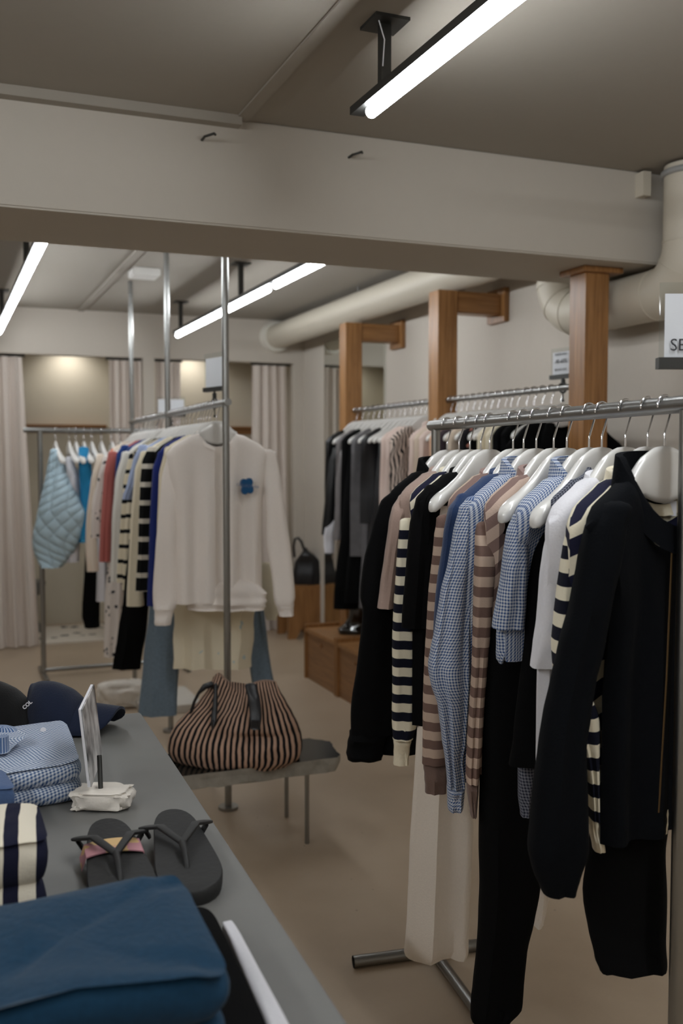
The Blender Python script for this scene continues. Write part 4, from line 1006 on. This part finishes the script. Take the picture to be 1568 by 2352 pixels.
# ------------------------------------------------------------------ LOW STONE TABLE AND BAG
zt = .316
a = PZ(786, 1738, zt); b = PZ(757, 1694, zt); e = PZ(330, 1792, zt)
x1 = a.x; yA = a.y; yB = b.y + .02; x0 = .60
t = thing('stone_table', ((x0 + x1) / 2, (yA + yB) / 2, 0), 'low dark polished stone table with thin steel legs', 'table')
rnd = random.Random(5)
def edge_pts(n=46):
    pts = []
    def seg(p, q, k):
        for i in range(k):
            f = i / k; pts.append([p[0] + (q[0] - p[0]) * f + rnd.uniform(-.003, .003), p[1] + (q[1] - p[1]) * f + rnd.uniform(-.003, .003)])
    seg((x0, yA), (x1 - .02, yA), 26); seg((x1 - .02, yA), (x1, yA + .03), 3); seg((x1, yA + .03), (x1 + .03, yB - .07), 9); seg((x1 + .03, yB - .07), (x1 - .03, yB), 5); seg((x1 - .03, yB), (x0, yB), 22); seg((x0, yB), (x0, yA), 8)
    return pts
ep = edge_pts(); n = len(ep); V = [(x, y, zt) for x, y in ep] + [(x + rnd.uniform(-.006, .004), y + rnd.uniform(-.004, .004), zt - .022) for x, y in ep] + [((x - .9) * .97 + .9, y + .0, zt - .052 + rnd.uniform(-.004, .004)) for x, y in ep]
m = MB().add(V, [tuple(range(n))])
m.add(V, [(i, (i + 1) % n, n + (i + 1) % n, n + i) for i in range(n)] + [(n + i, n + (i + 1) % n, 2 * n + (i + 1) % n, 2 * n + i) for i in range(n)] + [tuple(range(3 * n - 1, 2 * n - 1, -1))], mi=1)
build('slab', m, [M_granite, M_gedge], t, False)
for (px, py) in ((705, 1937), (658, 1876)):
    q = PZ(px, py, 0); m = tube(MB(), [q, q + ZV * (zt - .05)], .0085, 12); build('leg', m, M_steel, t)
q = PZ(705, 1937, 0); q2 = PZ(658, 1876, 0)
for qq in (q, q2):
    qq = qq + Vector((-.62, 0, 0)); m = tube(MB(), [qq, qq + ZV * (zt - .05)], .0085, 12); build('leg', m, M_steel, t)
# striped bag
BAG = stripes('bag_stripes', (182, 150, 130), (18, 18, 20), .0205, .5, 'u', distort=.016, dscale=14)
db = 3.59
cb = P(540, 1748, db); cb.z = zt
t = thing('tote_bag', cb, 'large slouchy bag with black and tan stripes on the low stone table', 'bag')
def bagmesh():
    rows = smooth_rows([list(r) for r in [(1566, 488, 634, .02), (1585, 478, 642, .04), (1610, 458, 656, .075), (1640, 425, 672, .10), (1665, 402, 684, .125), (1690, 390, 692, .14), (1715, 387, 694, .14), (1735, 394, 688, .13), (1750, 412, 672, .11)]], 5)
    m = MB(); n = 72; V = []; U = []; Fc = []; nn = len(rows); rn = random.Random(3)
    for i, (y, xl, xr, th) in enumerate(rows):
        f = i / (nn - 1); c = P((xl + xr) / 2, y, db + .0); hw = (P(xr, y, db) - P(xl, y, db)).length / 2
        for k in range(n):
            an = 2 * PI * k / n; ca, sa = math.cos(an), math.sin(an)
            x = math.copysign(abs(ca) ** .75, ca); s_ = math.copysign(abs(sa) ** .8, sa)
            w_ = 1 + .0 * f
            cr = noise.noise(Vector((x * 3.2, s_ * 1.2, f * 4.5))) * .018 * (1 - abs(2 * f - 1) * .3)
            pin = -.03 * math.exp(-((f - .56) / .05) ** 2) * math.exp(-((x - .45) / .4) ** 2) - .02 * math.exp(-((x + .3 - f * .25) / .06) ** 2) * math.sin(PI * f)
            up = 0
            if f < .35:
                g = (1 - f / .35)
                up = g * (.030 * math.exp(-((x + .82) / .22) ** 2) - .036 * math.exp(-((x + .1) / .30) ** 2) + .004 * math.exp(-((x - .6) / .3) ** 2))
            pt = c + RV * hw * x + DV * (th * s_ * (1 - .06 * math.sin(7 * x)) + cr + (-pin if sa < 0 else 0)) + ZV * up
            V.append(pt); U.append((x * (.24 + .0 * f) + (.5 if sa > 0 else 0) , f * .3))
    for i in range(nn - 1):
        for k in range(n): Fc.append((i * n + k, i * n + (k + 1) % n, (i + 1) * n + (k + 1) % n, (i + 1) * n + k))
    Fc += [tuple((nn - 1) * n + k for k in range(n)), tuple(range(n))[::-1]]
    m.add(V, Fc, U); return m
bo = build('body', bagmesh(), BAG, t)
m = sheet(MB(), [(1574, 562, 590), (1600, 568, 596), (1640, 573, 601), (1674, 575, 598)], db - .096, .012, folds=1, amp=.1, dslope=-.062, seed=1, top_close=1); build('leather_panel', m, LEA, t)
m = sheet(MB(), [(1572, 492, 499), (1610, 489, 500), (1650, 484, 498), (1676, 486, 490)], db - .075, .012, folds=1, amp=.1, dslope=-.075, seed=1, top_close=1); build('side_strip', m, LEA, t)
hp = [P(x, y, db + dd) for x, y, dd in ((492, 1580, -.03), (484, 1572, -.05), (470, 1577, -.06), (456, 1592, -.06), (446, 1612, -.06), (440, 1632, -.05), (436, 1648, -.04))]
m = tube(MB(), hp, [.006, .012, .011, .006, .0055, .006, .010], 10); build('handle', m, LEA, t)
# ------------------------------------------------------------------ DISPLAY TABLE AND THINGS ON IT
ZT = .77
cr = PZ(323, 1636, ZT); e1 = PZ(480, 1868, ZT); e2 = PZ(800, 2352, ZT)
dr = (e2 - cr).normalized(); nl = Vector((dr.y, -dr.x, 0))          # nl points to the table's inside (left)
if nl.dot(RV) > 0: nl = -nl
t = thing('display_table', cr + dr * .8 + nl * .5 - ZV * ZT, 'grey display table with folded clothes and sandals in the foreground', 'table')
c0 = cr; L_ = 2.3; W_ = 1.1; ctr = c0 + dr * L_ / 2 + nl * W_ / 2 - ZV * .015
m = MB(); obox(m, ctr, dr * L_ / 2, nl * W_ / 2, ZV * .015); build('tabletop', m, M_tabletop, t, False, bevel=.003)
for f in (.06, L_ - .06):
    for g in (.06, W_ - .06):
        q = c0 + dr * f + nl * g; q = Vector((q.x, q.y, 0)); m = tube(MB(), [q, q + ZV * (ZT - .03)], .018, 14); build('leg', m, M_dark, t)
def folded(mb, corners, h, z=ZT, layers=3, seed=0, bulge=.012, dome=.006, wr=.006, uvs=1.0, r=.86):
    """folded cloth: 4 plan corners in order, rounded stack of layers"""
    cs_ = [Vector((c_[0], c_[1], 0)) for c_ in corners]; rnd = random.Random(seed); off = Vector((seed * 1.3, seed * 2.1, 0))
    n = 72; V = []; U = []; Fc = []
    ex = (cs_[1] - cs_[0]).normalized(); ey = ZV.cross(ex); cen = sum(cs_, Vector()) / 4
    def plan(u, v): return cs_[0] * (1 - u) * (1 - v) + cs_[1] * u * (1 - v) + cs_[2] * u * v + cs_[3] * (1 - u) * v
    rings = []
    side = layers * 8
    for i in range(side + 1):
        f = i / side; ph = f * layers
        s_ = 1 + (bulge * (abs(math.sin(ph * PI)) ** .5) - bulge) * 6
        rings.append((s_, f * h))
    for k in range(1, 9): rings.append((math.cos(k / 8 * PI / 2) ** .8 if k < 8 else 0.03, h + dome * math.sin(k / 8 * PI / 2)))
    for (s_, z_) in rings:
        for k in range(n):
            a = 2 * PI * k / n; ca, sa = math.cos(a), math.sin(a); e_ = .22
            x = math.copysign(abs(ca) ** e_, ca); y = math.copysign(abs(sa) ** e_, sa)
            p_ = plan(.5 + .5 * x * s_, .5 + .5 * y * s_)
            nz = noise.fractal(Vector((p_.x * 9, p_.y * 9, z_ * 14)) + off, 1, 2, 3)
            p_ = p_ + ((p_ - cen).normalized() * nz * wr * (.6 if z_ < h else 0)) + ZV * (z + max(0.0, z_ + nz * wr * min(1, z_ / h * 1.2)))
            V.append(p_); d_ = p_ - cen; U.append((d_.dot(ex), d_.dot(ey) + z_ * 1.0))
    for i in range(len(rings) - 1):
        for k in range(n): Fc.append((i * n + k, i * n + (k + 1) % n, (i + 1) * n + (k + 1) % n, (i + 1) * n + k))
    Fc += [tuple(range(n))[::-1], tuple((len(rings) - 1) * n + k for k in range(n))]
    return mb.add(V, Fc, U)
GT = 'folded clothes on the display table'
# gingham shirt
hs = .07
cA = PZ(150, 1648, ZT + hs); cB = PZ(192, 1760, ZT + hs); lft = (PZ(-60, 1690, ZT + hs) - cA)
t = thing('folded_shirt', (cA + cB) / 2 - ZV * hs, 'folded blue and white checked shirt on the display table', 'shirt', GT)
c4 = [cA + lft * 1.3, cA, PZ(190, 1757, ZT + hs), PZ(-110, 1800, ZT + hs)]
build('body', folded(MB(), c4, hs, layers=2, seed=2, bulge=.012, wr=.008), GINGF, t)
mid = PZ(18, 1700, ZT + hs + .012)
m = sheet(MB(), [(1678, -30, 40), (1690, -34, 62), (1708, -26, 40), (1726, -10, 22)], mid.dot(DV), .02, seed=9, folds=1, amp=.1, dslope=-.09, top_close=.6); build('collar', m, GINGF, t)
m = tube(MB(), [PZ(99, 1677, ZT + hs + .006), PZ(99, 1677, ZT + hs + .0085)], .006, 12); build('button', m, M_paper, t)
# blue folded garment
DUS = fabric('dusty_blue', (74, 96, 134), var=.1); hh = .075
c4 = [PZ(-190, 1765, ZT + hh), PZ(6, 1768, ZT + hh), PZ(40, 1812, ZT + hh), PZ(-190, 1825, ZT + hh)]
tag(build('folded_sweatshirt', folded(MB(), c4, hh, layers=2, seed=4, wr=.004), DUS), 'folded dusty blue sweatshirt at the left edge behind the striped sweater', 'sweatshirt', GT)
# striped sweater
STF = stripes('folded_cream_navy_stripe', (222, 214, 196), (24, 26, 46), .043, .46, 'u', off=.15, distort=.01, dscale=9); hh = .115
c4 = [PZ(-190, 1868, ZT + hh), PZ(88, 1842, ZT + hh), PZ(116, 1935, ZT + hh), PZ(-190, 1985, ZT + hh)]
tag(build('folded_sweater', folded(MB(), c4, hh, layers=2, seed=6, wr=.012, bulge=.02, dome=.012), STF), 'folded cream and navy striped sweater at the left edge of the table', 'sweater', GT)
# teal trousers in front
TEAL = plain('teal_denim', (18, 52, 76), .95, bump=.35, scale=120, var=.22, spec=.2, sheen=.1); hh = .105
c4 = [PZ(-150, 2096, ZT + hh), PZ(415, 2026, ZT + hh), PZ(545, 2240, ZT + hh), PZ(-230, 2368, ZT + hh)]
tag(build('folded_trousers', folded(MB(), c4, hh, layers=2, seed=11, wr=.02, bulge=.02, dome=.008), TEAL), 'dark teal blue folded trousers at the near corner of the table', 'trousers', GT)
# black folded garment and white one below it along the edge
q = [PZ(455, 2075, ZT + .03), PZ(485, 2080, ZT + .03), PZ(640, 2400, ZT + .03), PZ(480, 2420, ZT + .03)]
tag(build('folded_t_shirt', folded(MB(), [q[0] - RV * .1, q[1], q[2], q[3] - RV * .1], .028, layers=1, seed=13, wr=.003), BLK), 'black folded tee sticking out from under the teal trousers', 't-shirt', GT)
q = [PZ(507, 2118, ZT + .014), PZ(533, 2112, ZT + .014), PZ(690, 2400, ZT + .014), PZ(640, 2420, ZT + .014)]
tag(build('folded_vest', folded(MB(), q, .013, layers=1, seed=14, wr=.002), WHT), 'narrow white folded garment along the right edge of the display table', 'top', GT)
# sandals
FOAM = plain('dark_grey_rubber', (32, 32, 32), .75, bump=.25, scale=90); STRP = plain('black_strap', (28, 28, 28), .6)
def sandal(heel, toe, label, band=False, wd=.048):
    t = thing('flip_flop', (heel + toe) / 2, label, 'sandal', 'pair of sandals on the display table')
    ax_ = (toe - heel); L0 = ax_.length; ax_ = ax_.normalized(); sd = ZV.cross(ax_)
    n = 48; V = []
    def outl(s, sgn):
        return wd * (.78 + .30 * math.sin((s - .05) * PI * .62) ** 2) * (max(0, 1 - abs(2 * s - 1) ** 5)) ** .5 * (1 + .06 * sgn * math.sin(s * PI))
    ss = [.5 - .5 * math.cos(PI * i / 20) for i in range(21)]
    ring = [(s, outl(s, 1)) for s in ss] + [(s, -outl(s, -1)) for s in reversed(ss[1:-1])]
    k = len(ring); hts = ((0, .97), (.012, 1.0), (.021, 1.0), (.024, .97))
    for (z_, sc_) in hts:
        for s, o in ring: V.append(heel + ax_ * (L0 * (.5 + (s - .5) * (1 if sc_ == 1 else .985))) + sd * o * sc_ + ZV * (z_ + .006 * max(0, 1 - s * 2.5)))
    Fc = [(i * k + j, i * k + (j + 1) % k, (i + 1) * k + (j + 1) % k, (i + 1) * k + j) for i in range(3) for j in range(k)]
    Fc += [tuple(range(k))[::-1], tuple(3 * k + j for j in range(k))]
    m = MB().add(V, Fc); build('sole', m, FOAM, t)
    thong = heel + ax_ * L0 * .74 + ZV * .024; vx = heel + ax_ * L0 * .54 + ZV * .038
    for sg in (1, -1):
        base = heel + ax_ * L0 * .24 + sd * sg * (wd * 1.0); 
        pts = [base + ZV * .014 - sd * sg * .004, base + ZV * .03 + sd * sg * .006, heel + ax_ * L0 * .36 + sd * sg * wd * .60 + ZV * .044, vx]
        pp = []
        for i in range(len(pts) - 1):
            for j in range(5): pp.append(pts[i].lerp(pts[i + 1], j / 5))
        pp.append(pts[-1])
        m = MB()
        ribbon(m, pp, [.0105 * (1 - .45 * i / len(pp)) for i in range(len(pp))], .0032, ax_); build('strap', m, STRP, t)
    m = tube(MB(), [vx, (vx + thong) / 2 + ZV * .006, thong, thong - ZV * .008], [.006, .005, .004, .007], 10); build('toe_post', m, STRP, t)
    if band:
        m = MB(); nb = 14; V = []; Fc = []
        for sft in (.30, .46):
            for i in range(nb + 1):
                f = i / nb * 2 - 1
                V.append(heel + ax_ * L0 * (sft + .03 * f * f) + sd * f * (wd * 1.06) + ZV * (.026 + .006 * (1 - f * f) ** .5 - .016 * (abs(f) > .97)))
        V += [v - ZV * .002 for v in V]
        w2 = nb + 1
        for i in range(nb):
            Fc += [(i, i + 1, w2 + i + 1, w2 + i), (2 * w2 + i, 3 * w2 + i, 3 * w2 + i + 1, 2 * w2 + i + 1), (i, 2 * w2 + i, 2 * w2 + i + 1, i + 1), (w2 + i, w2 + i + 1, 3 * w2 + i + 1, 3 * w2 + i)]
        m.add(V, Fc); 
        mt, nt, b_ = newmat('band_print'); tc = nt.nodes.new('ShaderNodeTexCoord'); nz = nt.nodes.new('ShaderNodeTexNoise'); nz.inputs['Scale'].default_value = 26
        nt.links.new(tc.outputs['Object'], nz.inputs['Vector']); nt.links.new(mixc(nt, mathn(nt, 'GREATER_THAN', nz.outputs['Fac'], .52), lin((186, 132, 140)), lin((206, 172, 120))), b_.inputs['Base Color']); b_.inputs['Roughness'].default_value = .7
        o = build('band', m, mt, t); o['label'] = 'pink and yellow paper band'
    return t
hz = ZT + .012
h1 = PZ(243, 1902, hz); t1 = PZ(292, 2098, hz); h2 = PZ(393, 1880, hz); t2 = PZ(446, 2066, hz)
for q in (h1, t1, h2, t2): q.z = ZT
sandal(h1, t1, 'left dark grey flip flop with the pink and yellow band', True)
sandal(h2, t2, 'right dark grey flip flop without band, nearer the table edge')
# caps
def cap(base, fwd, prof_, wid, mat, label, brim=True, zb=ZT, letters=None):
    """base: point under the back of the crown; fwd: direction to the peak; prof_: (distance, height, half width)"""
    t = thing('baseball_cap', base, label, 'cap', 'caps on the display table'); sd = ZV.cross(fwd)
    PR = smooth_rows([list(r_) for r_ in prof_], 4); n = 24; V = []; Fc = []
    for (s, h_, w_) in PR:
        for k in range(n + 1):
            a = PI * k / n; V.append(base + fwd * s + sd * (w_ * math.cos(a)) + ZV * (h_ * math.sin(a) ** .8))
    for i in range(len(PR) - 1):
        for k in range(n): Fc.append((i * (n + 1) + k, i * (n + 1) + k + 1, (i + 1) * (n + 1) + k + 1, (i + 1) * (n + 1) + k))
        Fc.append((i * (n + 1), (i + 1) * (n + 1), (i + 1) * (n + 1) + n, i * (n + 1) + n))
    Fc += [tuple(range(n + 1)), tuple((len(PR) - 1) * (n + 1) + k for k in range(n + 1))]
    m = MB().add(V, Fc, [(v.x * 1, v.z) for v in V]); build('crown', m, mat, t)
    s0 = PR[-1][0]
    if brim:
        V = []; Fc = []; nb = 16; ml = 6
        for lay in (0, .006):
            for j in range(ml + 1):
                f = j / ml
                for i in range(nb + 1):
                    u = i / nb * 2 - 1; ww = wid * (1 - .12 * f)
                    ln = .02 + (brim if not isinstance(brim, bool) else .075) * f * math.sqrt(max(0, 1 - (u * .93) ** 4))
                    V.append(base + fwd * (s0 - .03 + ln) + sd * u * ww + ZV * (.006 + lay + .056 * (1 - u * u) * (1 - .12 * f)))
        q1 = nb + 1; q2 = (ml + 1) * q1
        for s_ in (0, q2):
            for j in range(ml):
                for i in range(nb): Fc.append((s_ + j * q1 + i, s_ + j * q1 + i + 1, s_ + (j + 1) * q1 + i + 1, s_ + (j + 1) * q1 + i))
        for i in range(nb): Fc.append((ml * q1 + i, ml * q1 + i + 1, q2 + ml * q1 + i + 1, q2 + ml * q1 + i))
        for j in range(ml):
            for i in (0, nb): Fc.append((j * q1 + i, (j + 1) * q1 + i, q2 + (j + 1) * q1 + i, q2 + j * q1 + i))
        m = MB().add(V, Fc); build('brim', m, mat, t)
    return t
CAPN = fabric('navy_cap_cotton', (24, 32, 52)); CAPB = fabric('black_cap_cotton', (14, 14, 15))
bq = PZ(78, 1668, ZT); fw = (RV * .97 - DV * .24).normalized()
cap(bq, fw, [(-.004, .104, .03), (.02, .111, .06), (.05, .11, .075), (.085, .098, .078), (.115, .074, .074), (.14, .04, .066)], .074, CAPN, 'navy baseball cap on the far end of the display table', .096)
bq2 = PZ(-75, 1672, ZT)
t = cap(bq2, fw, [(-.004, .09, .03), (.03, .108, .06), (.07, .118, .075), (.11, .105, .078), (.145, .075, .072), (.17, .03, .06)], .066, CAPB, 'black baseball cap with white lettering at the left edge', False)
dl_ = bq2.dot(DV) - .068
lettering('COL', .0125, M_paper, t, Matrix.Translation(P(65, 1622, dl_ - .004) - Vector(t['_o'])) @ Matrix((RV, ZV, -DV)).transposed().to_4x4() @ Matrix.Rotation(.72, 4, 'Z'), .0006, .0003)
# picture holder on a stone
sb = PZ(226, 1866, ZT)
st = thing('stone_card_stand', sb, 'clear card holder standing in a small rough white stone on the table', 'card stand')
cpt = sb + DV * .03
m = MB(); bm = bmesh.new(); bmesh.ops.create_icosphere(bm, subdivisions=4, radius=1.0); vs = []
for v in bm.verts:
    p_ = v.co; q_ = Vector([math.copysign(abs(c_) ** .42, c_) for c_ in p_]); nn_ = noise.fractal(p_ * 1.9 + Vector((4, 2, 7)), .9, 2.1, 5); q_ *= 1 + .2 * nn_ + .05 * noise.noise(p_ * 6)
    vs.append(cpt + RV * q_.x * .052 + DV * q_.y * .034 + ZV * max(0, (q_.z + 1) * .018))
m.add(vs, [[v.index for v in f.verts] for f in bm.faces]); bm.free(); build('stone_base', m, M_stone, st)
nb = P(204, 1808, sb.dot(DV) + .0); nt_ = P(183, 1630, sb.dot(DV) - .0); zz0 = nb.z
dvec = (DV * .20 - RV * .028)
pts = [nb, nb + dvec, nt_ + dvec, nt_]
th_ = RV * .0025
m = MB().add([p_ - th_ for p_ in pts] + [p_ + th_ for p_ in pts], [(0, 1, 2, 3), (7, 6, 5, 4), (0, 4, 5, 1), (1, 5, 6, 2), (2, 6, 7, 3), (3, 7, 4, 0)]); m.mi = [0, 0, 1, 1, 1, 1]; build('clear_sheet', m, [M_acryl, M_paper], st, False)
pr, nt2, b2 = newmat('grey_photo_print'); nz = nt2.nodes.new('ShaderNodeTexNoise'); nz.inputs['Scale'].default_value = 14; nz.inputs['Detail'].default_value = 6; tc = nt2.nodes.new('ShaderNodeTexCoord'); nt2.links.new(tc.outputs['Object'], nz.inputs['Vector'])
cr_ = nt2.nodes.new('ShaderNodeValToRGB'); cr_.color_ramp.elements[0].color = lin((70, 70, 72)); cr_.color_ramp.elements[1].color = lin((225, 222, 220)); cr_.color_ramp.elements[0].position = .35; cr_.color_ramp.elements[1].position = .6
nt2.links.new(nz.outputs['Fac'], cr_.inputs[0]); nt2.links.new(cr_.outputs[0], b2.inputs['Base Color']); b2.inputs['Roughness'].default_value = .3
t3 = RV * .0008; o3 = RV * .0042
m = MB().add([p_ - t3 + o3 for p_ in pts] + [p_ + t3 + o3 for p_ in pts], [(0, 1, 2, 3), (7, 6, 5, 4), (0, 4, 5, 1), (1, 5, 6, 2), (2, 6, 7, 3), (3, 7, 4, 0)]); build('photo_card', m, pr, st, False)
q = P(232, 1832, sb.dot(DV) + .02)
m = tube(MB(), [q, P(228, 1735, sb.dot(DV) + .05)], .0045, 10); build('stem', m, M_dark, st)
for o in bpy.data.objects:
    if '_o' in o: del o['_o']
